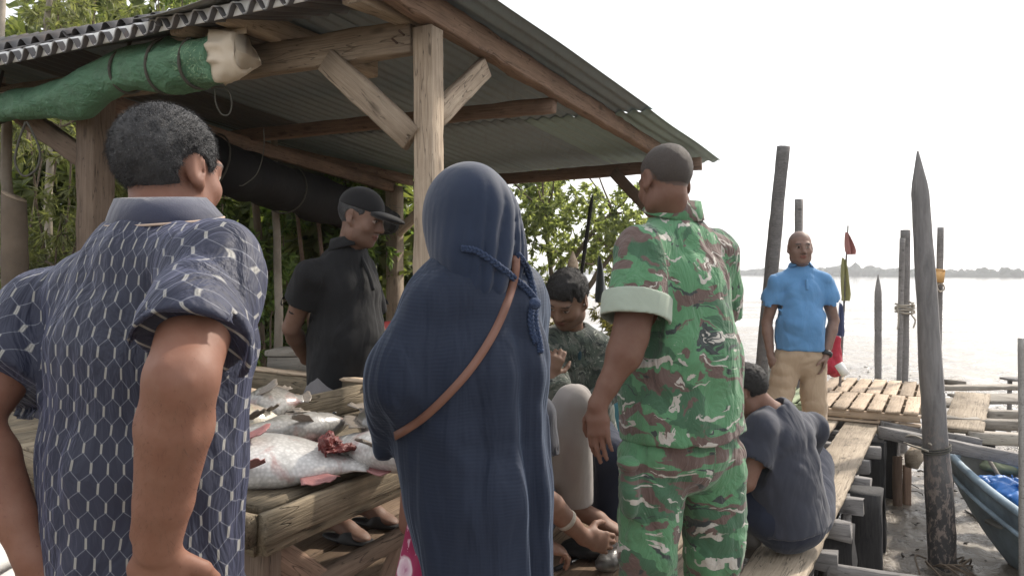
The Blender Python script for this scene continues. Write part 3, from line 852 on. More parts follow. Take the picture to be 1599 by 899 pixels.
def collar(r, mat, parent, R0=.069, hgt=.032, tilt=.25, gap=.5, lean=.35, name='collar', back=0.0, lift=.034):
    """a turned-down polo collar: strip round the neck, open at the front"""
    n = 40; V = []; F = []
    ax = nrm(r.U*1.0-r.F*tilt); S = r.S; T = np.cross(ax, S)
    prof = [(.002, -.016), (-.002, hgt), (.004, hgt+.005), (.014, hgt*.45), (.027, -.016), (.021, -.020), (.008, .0)]
    c = r.nk+r.F*.004+r.U*lift
    for i in range(n+1):
        a = gap+(2*np.pi-2*gap)*i/n
        dirv = S*math.sin(a)+T*math.cos(a)
        wav = 1+.03*math.sin(a*3+1)
        for (o, z) in prof:
            bk = .5-.5*math.cos(a)
            V.append(c+dirv*(R0+o*(1+lean*0))*wav*np.array(1.0)+ax*(z*(.75+.35*bk)-.004+back*bk))
    m = len(prof)
    for i in range(n):
        for j in range(m):
            k = (j+1) % m
            F.append((i*m+j, i*m+k, (i+1)*m+k, (i+1)*m+j))
    F.append(tuple(range(m))); F.append(tuple(range(n*m+m-1, n*m-1, -1)))
    pa = [(9+(i//m)/n*.62, (i % m)*.02, 0) for i in range(len(V))]
    return obj(name, V, F, mat, parent, attrs={'patt': pa})

def trouser_sdf(r, ease=.018, top=.06, end=1.0, flare=.01, knee=.0):
    B = Sdf(); b = r.b; e = ease
    B.loft(r.pel+r.U*top, r.pel-r.U*.06, (.152*b+e, .115*b+e), (.165*b+e, .125*b+e), r.S, .05)
    for q in 'LR':
        h, k, a = getattr(r, 'h'+q), getattr(r, 'k'+q), getattr(r, 'a'+q)
        if end <= .5:
            kk = lerp(h, k, end*2); B.cone(h, lerp(h, k, end*2+.08), .088*b+e, .074*b+e+flare, .045, cut=(kk, nrm(k-h)))
        else:
            B.cone(h, k, .088*b+e, .062*b+e+knee, .03)
            t = end*2-1; aa = lerp(k, a, t)
            B.cone(k, lerp(k, a, t+.08), .060*b+e+knee, .050*b+e+flare, .014, cut=(aa, nrm(a-k)))
    return B

def short_hair(r, thick=.009, line=lambda y: -.047+.9*(y+.03), amp=.004, freq=110, top=0.0, seed=1):
    B = Sdf(); s = r.hs
    B.ell(r.hp(0, -.012, .032), np.array((.077+thick, .097+thick, .086+thick))*s, [r.cR, r.hF, r.hU], .01)
    if top: B.ell(r.hp(0, .01, .075), np.array((.062, .082, .05+top))*s, [r.cR, r.hF, r.hU], .03)
    def reg(p):
        q = r.hl(p); x = np.abs(q[:, 0])
        f = (line(q[:, 1])-q[:, 2])*.7
        ear = .036-np.sqrt((q[:, 1]+.004)**2+(q[:, 2]+.010)**2)
        ear = np.where(x > .06, ear, -1)
        temple = np.where(x > .055, q[:, 1]-.045, -1)
        return np.maximum(np.maximum(f, ear), temple)*s+.003*vnoise(p*90, 4)
    B.region(reg, .006)
    B.disp = lambda p: amp*fbm(p*freq, 2, seed)
    return B

def strands(name, V, Q, r, mat, parent, n, L, w, flow, seed=0, jit=.5):
    """short hairs standing on a hair cap"""
    rg = np.random.RandomState(seed)
    nor = np.cross(V[Q[:, 2]]-V[Q[:, 0]], V[Q[:, 3]]-V[Q[:, 1]]); nor /= np.linalg.norm(nor, axis=1)[:, None]+1e-9
    i = rg.randint(0, len(Q), n); t = rg.rand(n, 1)
    c = V[Q[i, 0]]*(1-t)+V[Q[i, 2]]*t; nn = nor[i]
    d = nn+np.array(flow)*1.0+rg.randn(n, 3)*jit
    d /= np.linalg.norm(d, axis=1)[:, None]
    sd_ = np.cross(d, rg.randn(n, 3)); sd_ /= np.linalg.norm(sd_, axis=1)[:, None]
    ln = L*(.5+rg.rand(n, 1))
    c = c-nn*.002
    A = np.stack([c-sd_*w, c+sd_*w, c+d*ln], 1).reshape(-1, 3)
    return obj(name, A, np.arange(3*n).reshape(-1, 3), mat, parent, smooth=False)

def shoe(name, r, q, mat, parent, sole=.02, op=False):
    a, toe = getattr(r, 'a'+q), getattr(r, 't'+q); B = Sdf(); d = toe-a; d[2] = 0; d = nrm(d); up = np.array([0, 0, 1.]); s = np.cross(up, d)
    g = min(a[2]-.075, toe[2]-.03)
    c = (a+toe)/2; c[2] = g+.012
    B.ell(c+d*.02, (.145, .052, .016), [d, s, up], .01)
    if op: B.ell(toe-d*.05, (.05, .054, .036), [d, s, up], .02); B.ell(toe-d*.0-up*.0, (.03, .03, .016), [d, s, up], .01, 's')
    else:
        B.ell(toe-d*.05, (.085, .048, .042), [d, s, up], .03); B.cone(a-up*.03-d*.02, a+up*.03, .05, .05, .03)
    B.cut(c-up*.014, -up)
    V, Q = B.mesh(.007); return obj(name, V, Q, mat, parent)

def put_sdf(name, B, h, mat, parent, smooth=1, patt=None, cut=None):
    V, Q = B.mesh(h, smooth)
    at = {'patt': patt(V)} if patt else None
    return obj(name, V, Q, mat, parent, attrs=at)
def put_body(r, B, h, parent, **kw):
    V, Q = B.mesh(h, 1)
    return obj('body', V, Q, M['skin'], parent, cols={'tint': skin_tint(r, V, **kw)})

# ---- man in the honeycomb print polo, hands on hips ---------------------------------------
def man_polo():
    sL, sR = P(72, 486, 1.34), P(332, 420, 1.17)
    nk = P(249, 378, 1.275); pel = P(218, 905, 1.25)
    r = Rig(P(264, 268, 1.345), (.40, .92, -.12), (.02, .1, 1), .915, (.235, .12, .083), sL=sL, sR=sR, nk=nk, pel=pel,
            eL=P(-42, 655, 1.20), wL=P(52, 872, 1.17), eR=P(284, 590, .985), wR=P(246, 850, 1.06), bulk=1.0, ar=.9, noarm='R',
            hL=pel+(-.09, .03, -.06), hR=pel+(.09, -.03, -.06), kL=pel+(-.10, .06, -.44), kR=pel+(.10, .02, -.44),
            aL=(-.73, 1.30, .09), aR=(-.50, 1.22, .09), tL=(-.69, 1.44, .04), tR=(-.42, 1.38, .04))
    t = thing('person', 'man in a dark navy honeycomb print polo shirt with hands on hips, seen from behind', 'person', (-.62, 1.26, 0))
    hands = [dict(w=r.wR, d=nrm(P(238, 960, 1.10)-r.wR), n=(-.2, -1, .2), t=(.95, -.1, .1), curl=(.35, .4, .45, .5), thumb=.3, s=1.02),
             dict(w=r.wL, d=nrm(P(90, 985, 1.17)-r.wL), n=(-.4, -1, .2), t=(-.9, .2, .1), curl=(.5, .5, .5, .5), thumb=.2)]
    B = body_sdf(r, hands)
    el = r.eR; w = r.wR
    B.cone(r.sR, lerp(r.sR, el, .5), .052, .050, .02); B.cone(lerp(r.sR, el, .5), el, .050, .0445, .008)
    B.cone(el, lerp(el, w, .27), .044, .0485, .014); B.cone(lerp(el, w, .27), lerp(el, w, .72), .0485, .038, .008); B.cone(lerp(el, w, .72), w, .038, .031, .008)
    B.cone(el+(-.004, -.036, .016), el+(.0, -.040, -.006), .010, .008, .014)
    B.cone(el+(.020, -.034, .0), lerp(el, w, .30)+(.030, -.034, 0), .009, .009, .012); B.cone(lerp(el, w, .30)+(.030, -.034, 0), lerp(el, w, .75)+(.012, -.032, 0), .009, .005, .012)
    B.cone(el+(.002, -.038, -.02), lerp(el, w, .55)+(.004, -.040, 0), .006, .004, .012)
    B.cone(lerp(el, w, .72)+(-.018, -.03, 0), w+(-.020, -.018, .02), .004, .009, .010)
    bo = put_body(r, B, .005, t)
    nv = len(bo.data.vertices); BV = np.zeros(nv*3, f32); bo.data.vertices.foreach_get('co', BV); BV = BV.reshape(-1, 3)
    BQ = np.zeros(len(bo.data.loops), np.int32); bo.data.loops.foreach_get('vertex_index', BQ); BQ = BQ.reshape(-1, 4); qc = BV[BQ[:, 0]]
    keep = np.zeros(len(BQ), bool)
    for e_, w_ in ((r.eR, r.wR), (r.eL, r.wL)):
        tt = np.clip(((qc-e_)@(w_-e_))/((w_-e_)@(w_-e_)), 0, 1); keep |= (np.linalg.norm(qc-(e_+tt[:, None]*(w_-e_)), axis=1) < .07) & (tt > .03) & (tt < .97)
    strands('arm_hair', BV.astype(float), BQ[keep], r, M['hair_black'], bo, 2600, .010, .00013, (.2, .1, -.9), 8, .35)
    S = shirt_sdf(r, .022, hem=pel-r.U*.14, slv=.80, slvr=.004, drop=.22, box=.006, shell=.009)
    f1 = folds(.009, 7, 3, (1, 1, .3)); f2 = folds(.006, 13, 9, (1, 1, .55))
    S.disp = lambda p: f1(p)+f2(p); S.amp = .018
    put_sdf('polo_shirt', S, .0045, M['net'], t, 1, lambda V: arm_patt(r, V))
    collar(r, M['collar_net'], t, .066, .022, .25, .35, back=.006, lift=.050)
    c = r.nk+r.F*.004+r.U*.050; ax = nrm(r.U-r.F*.25); T = np.cross(ax, r.S)
    pts = [c+(r.S*math.sin(a)+T*math.cos(a))*.0935*(1+.03*math.sin(a*3+1))+ax*(-.019+.008*(.5-.5*math.cos(a))) for a in np.linspace(.4, 2*np.pi-.4, 40)]
    rope('collar_piping', pts, .0022, M['piping'], t, 6, 1)
    T_ = trouser_sdf(r, .015); put_sdf('trousers', T_, .009, M['navy_short'], t)
    H = short_hair(r, .008, lambda y: -.072+.95*(y+.04), .003, 120)
    V, Q = H.mesh(.004); ho = obj('hair', V, Q, M['hair_grey'], t)
    strands('hair_strands', V, Q, r, M['hair_grey'], ho, 26000, .008, .0004, (0, 0, -.7), 3, .35)
    return r
M['collar_net'] = cloth_mat('navy collar knit', (.045, .05, .085), (.035, .04, .07), .7, .3, 9, .5)

# ---- woman in navy robe and hijab ------------------------------------------------------------
def woman():
    d = 1.70
    r = Rig(P(728, 338, d), (-.72, .69, -.05), (-.05, -.02, 1), .90, (.42, .26, .18), sL=P(700, 478, 1.68), sR=P(796, 472, 1.76), nk=P(738, 405, d), pel=P(745, 800, 1.72),
            eL=P(625, 600, 1.61), wL=P(625, 650, 1.76), eR=P(815, 600, 1.82), wR=P(770, 650, 1.93),
            hL=P(700, 840, 1.72), hR=P(790, 840, 1.76), kL=P(705, 1100, 1.74), kR=P(785, 1100, 1.76), aL=(-.14, 1.74, .09), aR=(.0, 1.78, .09), tL=(-.18, 1.92, .04), tR=(-.06, 1.95, .04))
    t = thing('person', 'woman in navy hijab and ribbed navy robe over a magenta floral skirt, seen from behind', 'person', (-.08, 1.72, 0))
    hands = [dict(w=r.wL, d=(.5, .7, .0), n=(-.8, .2, .3), t=(.0, .0, 1)), dict(w=r.wR, d=(-.5, .6, -.1), n=(.3, .2, .8), t=(0, .5, .5))]
    put_body(r, body_sdf(r, hands), .008, t)
    B = Sdf()
    c1 = P(748, 560, 1.72); c2 = P(750, 760, 1.72); c3 = P(762, 985, 1.72)
    B.cone(P(733, 388, 1.69), P(738, 430, 1.70), .075, .095, .05)
    B.cone(P(700, 466, 1.67), P(806, 456, 1.76), .088, .086, .05)
    B.cone(P(690, 490, 1.655), P(812, 500, 1.76), .066, .08, .05)
    B.loft(P(748, 480, 1.71), c1, (.155, .125), (.172, .145), r.S, .03)
    B.loft(c1, c2, (.172, .145), (.176, .155), r.S, .03)
    B.loft(c2, c3, (.176, .155), (.172, .160), r.S, .03)
    eL = P(627, 602, 1.60)
    B.cone(P(688, 482, 1.655), eL, .070, .050, .03); B.cone(P(672, 505, 1.65), P(634, 580, 1.61), .062, .055, .03)
    B.cone(lerp(P(690, 484, 1.655), eL, .5)+(.03, .04, 0), eL+(.05, .06, 0), .055, .055, .05)
    B.cone(eL, P(606, 655, 1.67), .052, .036, .05)
    B.cone(P(602, 630, 1.67), P(597, 716, 1.69), .042, .032, .035)
    B.cone(P(640, 600, 1.64), P(668, 700, 1.66), .060, .055, .06); B.cone(P(650, 560, 1.63), P(712, 720, 1.63), .055, .05, .06); B.cone(P(668, 700, 1.66), P(690, 830, 1.66), .055, .05, .05)
    c0_ = P(607, 800, 1.6).astype(f32); n0_ = nrm((-.62, 0, -.28)).astype(f32)
    B.region(lambda p: np.minimum((p-c0_)@n0_, .90-p[:, 2]), .03)
    B.cut(P(740, 960, 1.7), (0, 0, -1), .01)
    cx, cy = c2[0], c2[1]
    def fold(p):
        a = np.arctan2(p[:, 0]-cx, -(p[:, 1]-cy)); z = p[:, 2]
        g = np.clip((1.38-z)/.45, 0, 1)
        w = vnoise(np.c_[a*1.5, z*1.6, z*0], 2)
        s1 = np.sin(a*8+w*2.2+1.0); s2 = np.sin(a*15+w*3+z*1.5)
        m = np.clip((a+.1)*1.6, 0, 1)*.85+.15
        return g*m*(.012*s1+.006*s2)+.010*vnoise(p*np.array([7, 7, 3.0]), 8)+.005*vnoise(p*np.array([16, 16, 7.0]), 18)
    fd = folds(.009, 8, 105, (1, .6, .45)); fe = folds(.005, 15, 106, (1, .6, .6))
    tip = P(597, 716, 1.69).astype(f32)
    B.disp = lambda p: fold(p)+(fd(p)+fe(p))*np.clip(np.linalg.norm(p-tip, axis=1)/.12-.35, .15, 1); B.amp = .036
    put_sdf('robe', B, .0055, M['robe'], t, 2)
    robe_sdf = B
    H = Sdf(); A = [r.cR, r.hF, r.hU]
    H.ell(r.hp(0, -.012, .030), (.082, .102, .096), A, .03)
    H.ell(r.hp(0, .035, -.035), (.072, .076, .094), A, .05)
    H.cone(r.hp(0, -.02, -.02), P(738, 395, 1.675), .078, .074, .05)
    H.cone(r.hp(.02, -.05, -.02), P(782, 405, 1.70), .058, .052, .06)
    H.cone(P(744, 395, 1.675), P(748, 440, 1.665), .08, .075, .05)
    H.ell(r.hp(0, .115, -.03), (.058, .05, .085), A, .02, 's')
    def hf(p):
        q = p-r.head; a = np.arctan2(q[:, 0], -q[:, 1]); z = q[:, 2]
        g = np.clip((.085-z)/.14, 0, 1)
        s = np.sin((a-1.2*z)*13+vnoise(np.c_[a*2, z*5, z*0], 3)*1.9); s = 1-2*np.abs(s)**.6
        m = np.clip((a+.1)*1.6, .12, 1)
        return g*m*.007*s+.005*vnoise(p*9, 5)
    H.disp = hf; H.amp = .014
    put_sdf('hijab', H, .005, M['hijab'], t, 1)
    def lay(pts, off):
        """carry a line of the photograph on to the surface of robe and hijab"""
        q = spline([(x, y, 0) for x, y in pts], 8); out = []
        ds = np.linspace(1.42, 1.80, 150)
        for x, y, _ in q:
            L = np.array([P(x, y, d_) for d_ in ds], f32); f = np.minimum(robe_sdf(L, False), H(L, False)); k = np.nonzero(f < off)[0]
            out.append(L[k[0]] if len(k) else L[70])
        out = np.array(out, float)
        for _ in range(4): out[1:-1] = .5*out[1:-1]+.25*(out[:-2]+out[2:])
        return out
    # plaited tie across the back with two hanging ends
    def on(px, py, d): return P(px, py, d)
    ln = [(722, 388, 1.585), (745, 392, 1.575), (775, 412, 1.575), (800, 432, 1.575), (824, 452, 1.585), (838, 470, 1.585)]
    def plait(name, pts, rr, par=t):
        c = spline(lay([p[:2] for p in pts], .004)[::4], 5); m = MB(); L = len(c)
        for k in range(3):
            ph = np.arange(L)*.9+k*2.094
            T = np.gradient(c, axis=0); T /= np.linalg.norm(T, axis=1)[:, None]; a = np.cross(T, (0, 1, 0)); a /= np.linalg.norm(a, axis=1)[:, None]; b = np.cross(T, a)
            m.tube(c+rr*.75*(np.cos(ph)[:, None]*a+.6*np.sin(2*ph)[:, None]*b), rr*.62, 6)
        return m.obj(name, M['cord'], par, True)
    plait('plaited_tie', ln, .0062)
    plait('plaited_tie', [(808, 396, 1.61), (822, 415, 1.60), (832, 445, 1.588), (836, 470, 1.575)], .0062)
    plait('plaited_tie', [(838, 470, 1.573), (829, 490, 1.572), (832, 520, 1.575), (838, 535, 1.578)], .006)
    plait('plaited_tie', [(838, 470, 1.571), (836, 500, 1.571), (842, 530, 1.575), (845, 550, 1.58)], .006)
    K = Sdf(); K.ell(P(836, 474, 1.568), (.013, .012, .013), None); put_sdf('tie_knot', K, .003, M['cord'], t)
    # floral skirt below the robe
    S = Sdf()
    S.loft(P(745, 780, 1.73), P(733, 960, 1.73), (.145, .125), (.188, .14), r.S, .02); S.loft(P(733, 960, 1.73), P(740, 1310, 1.73), (.188, .14), (.23, .18), r.S, .02)
    S.cut(P(740, 1315, 1.73), (0, 0, -1))
    S.disp = lambda p: .006*np.sin(np.arctan2(p[:, 0]-cx, p[:, 1]-cy)*14+vnoise(p*3)*2); S.amp = .012
    put_sdf('skirt', S, .008, M['floral'], t)
    # shoulder bag on a tan strap
    bag = thing('shoulder_bag', 'bag on a tan leather strap slung over the shoulder of the woman in navy', 'bag', P(700, 800, 1.9))
    pts = np.vstack([spline([P(752, 420, 1.92), P(790, 386, 1.80), P(803, 391, 1.70)], 6)[:-1], lay([(806, 402), (805, 428), (796, 462), (780, 503), (757, 545), (728, 585), (694, 622), (664, 650), (640, 667), (620, 679)], .003), [P(612, 684, 1.68), P(620, 686, 1.76), P(635, 690, 1.84)]])
    T = np.gradient(pts, axis=0); T /= np.linalg.norm(T, axis=1)[:, None]
    nn = np.tile(np.array([.10, -1, .25]), (len(pts), 1)); nn[:14] = np.array([.2, -.5, .8]); s = np.cross(T, nn); s /= np.linalg.norm(s, axis=1)[:, None]; nn = np.cross(s, T)
    V = np.concatenate([np.stack([p-a*.0085, p+a*.0085, p+a*.0085+b*.004, p-a*.0085+b*.004]) for p, a, b in zip(pts, s, nn)])
    F = [(i*4+j, i*4+(j+1) % 4, i*4+4+(j+1) % 4, i*4+4+j) for i in range(len(pts)-1) for j in range(4)]+[(0, 3, 2, 1), tuple(len(V)-4+q for q in range(4))]
    obj('strap', V, F, M['strap'], bag, False)
    G = Sdf(); G.loft(P(690, 730, 1.93), P(690, 820, 1.93), (.10, .04), (.11, .045), (1, 0, 0), .02); put_sdf('bag_body', G, .01, M['strap'], bag)

# ---- soldier in camouflage uniform ----------------------------------------------------------
def soldier():
    pel = P(1066, 668, 2.62)
    r = Rig(P(1040, 283, 2.58), (-.38, .90, -.30), (-.05, .25, 1), 1.02, (.17, .093, .066), sL=P(1003, 392, 2.50), sR=P(1118, 398, 2.72), nk=P(1054, 352, 2.62), pel=pel,
            eL=P(990, 525, 2.42), wL=P(934, 632, 2.38), eR=P(1112, 520, 2.90), wR=P(1065, 575, 3.02), bulk=1.14, ar=.90,
            hL=P(1020, 712, 2.56), hR=P(1112, 712, 2.68), kL=P(1012, 860, 2.55), kR=P(1116, 860, 2.68), aL=(.455, 2.60, .09), aR=(.70, 2.74, .09), tL=(.40, 2.80, .04), tR=(.68, 2.95, .04))
    t = thing('person', 'stocky soldier with shaved head in green woodland camouflage uniform, seen from behind', 'person', (.57, 2.62, 0))
    hands = [dict(w=r.wL, d=nrm(P(936, 700, 2.36)-r.wL), n=(-.5, -.8, .1), t=(-.75, .6, 0), curl=(.30, .18, .2, .25), thumb=.3, s=1.05),
             dict(w=r.wR, d=(-.3, .6, -.3), n=(.3, .2, .8), t=(-.5, .2, .5))]
    B = body_sdf(r, hands)
    B.cone(lerp(r.sL, r.eL, .5), lerp(r.eL, r.wL, .25), .058, .054, .03)
    put_body(r, B, .0055, t, shave=((.060, .048, .042), .75, lambda y: -.03+.75*(y+.05)))
    H = short_hair(r, .0025, lambda y: -.03+.85*(y+.05), .001, 200); V, Q = H.mesh(.004); ho = obj('hair', V, Q, M['hair_stubble'], t); strands('hair_strands', V, Q, r, M['hair_stubble'], ho, 7000, .0045, .0004, (0, 0, -.5), 13, .5)
    hem = P(1066, 693, 2.5)
    S = shirt_sdf(r, .026, hem=hem, hemn=(0.05, 0, -1), slv=.72, belly=.05, slvr=.016, drop=.16, flare=.036, box=.030)
    f1 = folds(.012, 6.5, 21, (1, 1, .7)); f2 = folds(.007, 13, 29, (1, 1, .8))
    S.disp = lambda p: f1(p)+f2(p); S.amp = .024
    put_sdf('camouflage_shirt', S, .006, M['camo'], t, 1, lambda V: arm_patt(r, V))
    collar(r, M['camo'], t, .080, .036, .30, .35, back=.008, lift=.052)
    C = Sdf(); ax = nrm(r.eL-r.sL); e0, e1 = lerp(r.sL, r.eL, .53), lerp(r.sL, r.eL, .82)
    C.cone(e0-ax*.08, e1+ax*.08, .112, .116, .01, cut=(e1, ax)); C.cut(e0, -ax)
    C.cone(e1-ax*.02, e1+ax*.2, .103, .106, .004, 's'); C.disp = folds(.003, 10, 4)
    put_sdf('rolled_cuff', C, .005, M['cuff'], t)
    T = trouser_sdf(r, .020, .05, 1.0, .016, .012)
    T.ell(P(983, 770, 2.46), (.036, .05, .085), None, .02); T.ell(P(981, 724, 2.455), (.042, .052, .026), None, .010)
    g1 = folds(.008, 6, 31, (1, 1, .6)); g2 = folds(.007, 14, 35, (1, 1, 1.3))
    T.disp = lambda p: g1(p)+g2(p); T.amp = .026
    put_sdf('camouflage_trousers', T, .0065, M['camo'], t, 1, lambda V: leg_patt(r, V))
    for q in 'LR': shoe('boot', r, q, M['black_rubber'], t)
    # spectacle temple by the right ear
    V, F = tube_geo(spline([r.hp(.082, -.02, .01), r.hp(.083, .05, .018), r.hp(.078, .085, .018)], 5), .0025, 6); g = obj('spectacles', V, F, M['watch'], t)

# ---- man in black polo and cap, standing under the shelter -----------------------------------
def man_cap():
    pel = P(535, 600, 3.50)
    r = Rig(P(564, 340, 3.44), (.90, -.30, -.30), (.12, 0, 1), 1.04, (.19, .115, .085), sL=P(562, 422, 3.60), sR=P(488, 432, 3.34), nk=P(545, 390, 3.47), pel=pel,
            eL=P(590, 520, 3.75), wL=P(540, 560, 3.72), eR=P(455, 512, 3.42), wR=P(478, 560, 3.64), bulk=.92,
            hL=P(555, 625, 3.58), hR=P(512, 625, 3.42), kL=P(560, 740, 3.54), kR=P(512, 740, 3.36), aL=P(560, 812, 3.52), aR=P(515, 812, 3.32), tL=P(610, 838, 3.45), tR=P(566, 838, 3.24))
    r.aL[2] = r.aR[2] = .27; r.tL[2] = r.tR[2] = .215
    t = thing('person', 'man in black polo shirt and black cap standing behind the fish table, arms behind back', 'person', (-.78, 3.5, .18))
    hands = [dict(w=r.wR, d=(.9, .1, -.1), n=(0, -.9, .2), t=(0, 0, 1)), dict(w=r.wL, d=(-.7, 0, -.3), n=(0, 1, 0), t=(0, 0, 1))]
    put_body(r, body_sdf(r, hands), .0065, t, stub=.25)
    S = shirt_sdf(r, .022, hem=P(535, 613, 3.4), hemn=(0, 0, -1), slv=.62, belly=.05, slvr=.02, drop=.16, flare=.01, box=.008, vneck=.08)
    f1 = folds(.011, 6, 41, (1, 1, .55)); f2 = folds(.006, 13, 45, (1, 1, .8)); S.disp = lambda p: f1(p)+f2(p); S.amp = .02
    put_sdf('polo_shirt', S, .007, M['black_polo'], t)
    collar(r, M['black_polo'], t, .074, .036, .3, .6, lift=.022)
    T = trouser_sdf(r, .026, .05, .92, .02, .01); g = folds(.007, 8, 51, (1, 1, .7)); T.disp = g; T.amp = .012
    put_sdf('trousers', T, .008, M['grey_trouser'], t)
    C = Sdf(); A = [r.cR, r.hF, r.hU]
    C.ell(r.hp(0, -.012, .045), (.088, .108, .090), A, .01); C.region(lambda p: (.038-r.hl(p)[:, 2])*1.0, .006)
    c = put_sdf('cap', C, .005, M['cap'], t)
    K = Sdf(); K.ell(r.hp(0, .12, .034), (.072, .085, .020), A, .01); K.region(lambda p: np.maximum((.034-.6*(r.hl(p)[:, 0]**2)/.07)-r.hl(p)[:, 2], .055-r.hl(p)[:, 1]), .004)
    put_sdf('cap_brim', K, .004, M['cap'], c)
    H = short_hair(r, .005, lambda y: -.045+.9*(y+.03), .002, 150); put_sdf('hair', H, .005, M['hair_grey'], t)
    for q in 'LR': shoe('sandal', r, q, M['black_rubber'], t, op=True)
    # button placket and a small pale mark on the sleeve
    V, F = tube_geo(spline([r.nk+r.F*.075-r.U*.03, r.nk+r.F*.125-r.U*.10, r.nk+r.F*.155-r.U*.17], 6), .010, 6); obj('placket', V, F, M['black_polo'], t)

# ---- man sitting in dull camouflage jacket -----------------------------------------------------
def man_jacket():
    pel = P(900, 668, 3.55)
    r = Rig(P(887, 466, 3.30), (-.48, -.72, -.60), (.0, -.3, 1), 1.02, (.19, .115, .08), sL=P(928, 548, 3.42), sR=P(845, 552, 3.36), nk=P(890, 520, 3.42), pel=pel,
            eL=P(955, 610, 3.36), wL=P(905, 650, 3.20), eR=P(868, 615, 3.22), wR=P(856, 588, 3.2),
            hL=P(925, 680, 3.5), hR=P(875, 680, 3.5), kL=P(960, 715, 3.2), kR=P(845, 690, 3.15), aL=(.42, 3.25, .27), aR=(.10, 3.2, .27), tL=(.42, 3.12, .215), tR=(.08, 3.07, .215))
    t = thing('person', 'dark haired man in a dull camouflage jacket sitting with a hand at his mouth', 'person', (.27, 3.5, .18))
    hands = [dict(w=r.wR, d=nrm(P(874, 545, 3.20)-r.wR), n=(.1, -1, .1), t=(.9, 0, .1), curl=(.7, .8, .9, .9), thumb=.6), dict(w=r.wL, d=(-.6, -.3, -.2), n=(0, -.5, .8), t=(0, -.5, .5))]
    put_body(r, body_sdf(r, hands), .006, t, stub=.3)
    S = shirt_sdf(r, .026, hem=pel-r.U*.06, slv=1.0, slvr=-.004, drop=.1, box=.012)
    for q in 'LR':
        e, w = getattr(r, 'e'+q), getattr(r, 'w'+q); w1 = lerp(e, w, .5 if q == 'R' else .8)
        S.cone(e, w1, .058, .05, .03)
    f1 = folds(.012, 8, 61); S.disp = f1; S.amp = .016
    put_sdf('camouflage_jacket', S, .007, M['camo_dark'], t, 1, lambda V: arm_patt(r, V))
    K = Sdf(); K.loft(lerp(r.nk, pel, .12)+r.F*.075, lerp(r.nk, pel, .8)+r.F*.11, (.035, .05), (.055, .055), r.S, .03); put_sdf('t_shirt', K, .007, M['teal_tee'], t)
    T = trouser_sdf(r, .02); put_sdf('trousers', T, .009, M['navy_short'], t)
    H = short_hair(r, .007, lambda y: -.04+.75*(y+.04), .004, 70, .006); V, Q = H.mesh(.0045); h = obj('hair', V, Q, M['hair_black'], t)
    strands('hair_strands', V, Q, r, M['hair_black'], h, 5000, .010, .0007, (-.2, -.3, .2), 5, .35)

# ---- person crouching behind the woman, only leg, foot and forearm in view -------------------
def person_crouch():
    pel = P(790, 770, 3.1); pel[2] = .42
    r = Rig(P(770, 600, 2.75), (.5, -.5, -.7), (.2, -.2, 1), 1.0, (.24, .14, .10), sL=P(835, 648, 2.72), sR=P(745, 652, 2.80), nk=P(790, 628, 2.82), pel=pel,
            eL=P(842, 770, 2.74), wL=P(912, 838, 2.84), eR=P(760, 780, 2.7), wR=P(850, 850, 2.75),
            hL=P(825, 745, 3.06), hR=P(770, 770, 3.05), kL=P(897, 628, 2.95), kR=P(780, 690, 2.8), aL=P(898, 792, 3.06), aR=P(790, 830, 2.9), tL=P(962, 826, 3.02), tR=P(840, 850, 2.8))
    t = thing('person', 'person in pale grey trousers crouching behind the woman in navy, bare foot and forearm showing', 'person', (0, 3.05, .18))
    hands = [dict(w=r.wL, d=nrm(P(950, 848, 2.86)-r.wL), n=(-.1, -.7, .7), t=(.3, .3, .8), curl=(.55, .6, .65, .7), thumb=.5, s=1.05), dict(w=r.wR, d=(.6, .3, -.3), n=(0, 0, 1), t=(0, .8, 0), curl=(.6, .6, .6, .6))]
    B = body_sdf(r, hands)
    for k, off in enumerate((-.024, -.008, .007, .02, .032)):
        d = nrm(r.tL-r.aL); s = nrm(np.cross(d, (0, 0, 1))); p = r.tL+s*off-d*(.01+abs(off)*.3); B.cone(p, p+d*(.034-.004*abs(k-1)), .0095 if k else .012, .0085, .004)
    put_body(r, B, .0055, t)
    T = trouser_sdf(r, .010, .06, .97, .014, .0); g = folds(.009, 10, 71, (1, 1, .35)); T.disp = g; T.amp = .016
    T.cone(P(872, 660, 3.0), P(868, 740, 3.02), .035, .05, .03)
    T.cut(P(890, 788, 3.05), (0.1, 0, -1))
    put_sdf('trousers', T, .0065, M['pale_trouser'], t)
    put_sdf('t_shirt', shirt_sdf(r, .02, hem=pel-r.U*.06, slv=.5), .01, M['navy_tee'], t)
    put_sdf('hair', short_hair(r, .012), .007, M['hair_black'], t)
    W = Sdf(); ax = nrm(r.wL-r.eL); c = lerp(r.eL, r.wL, .60); W.torus(c, ax, .036, .006, sq=.5); put_sdf('bracelet', W, .003, M['rope_pale'], t)

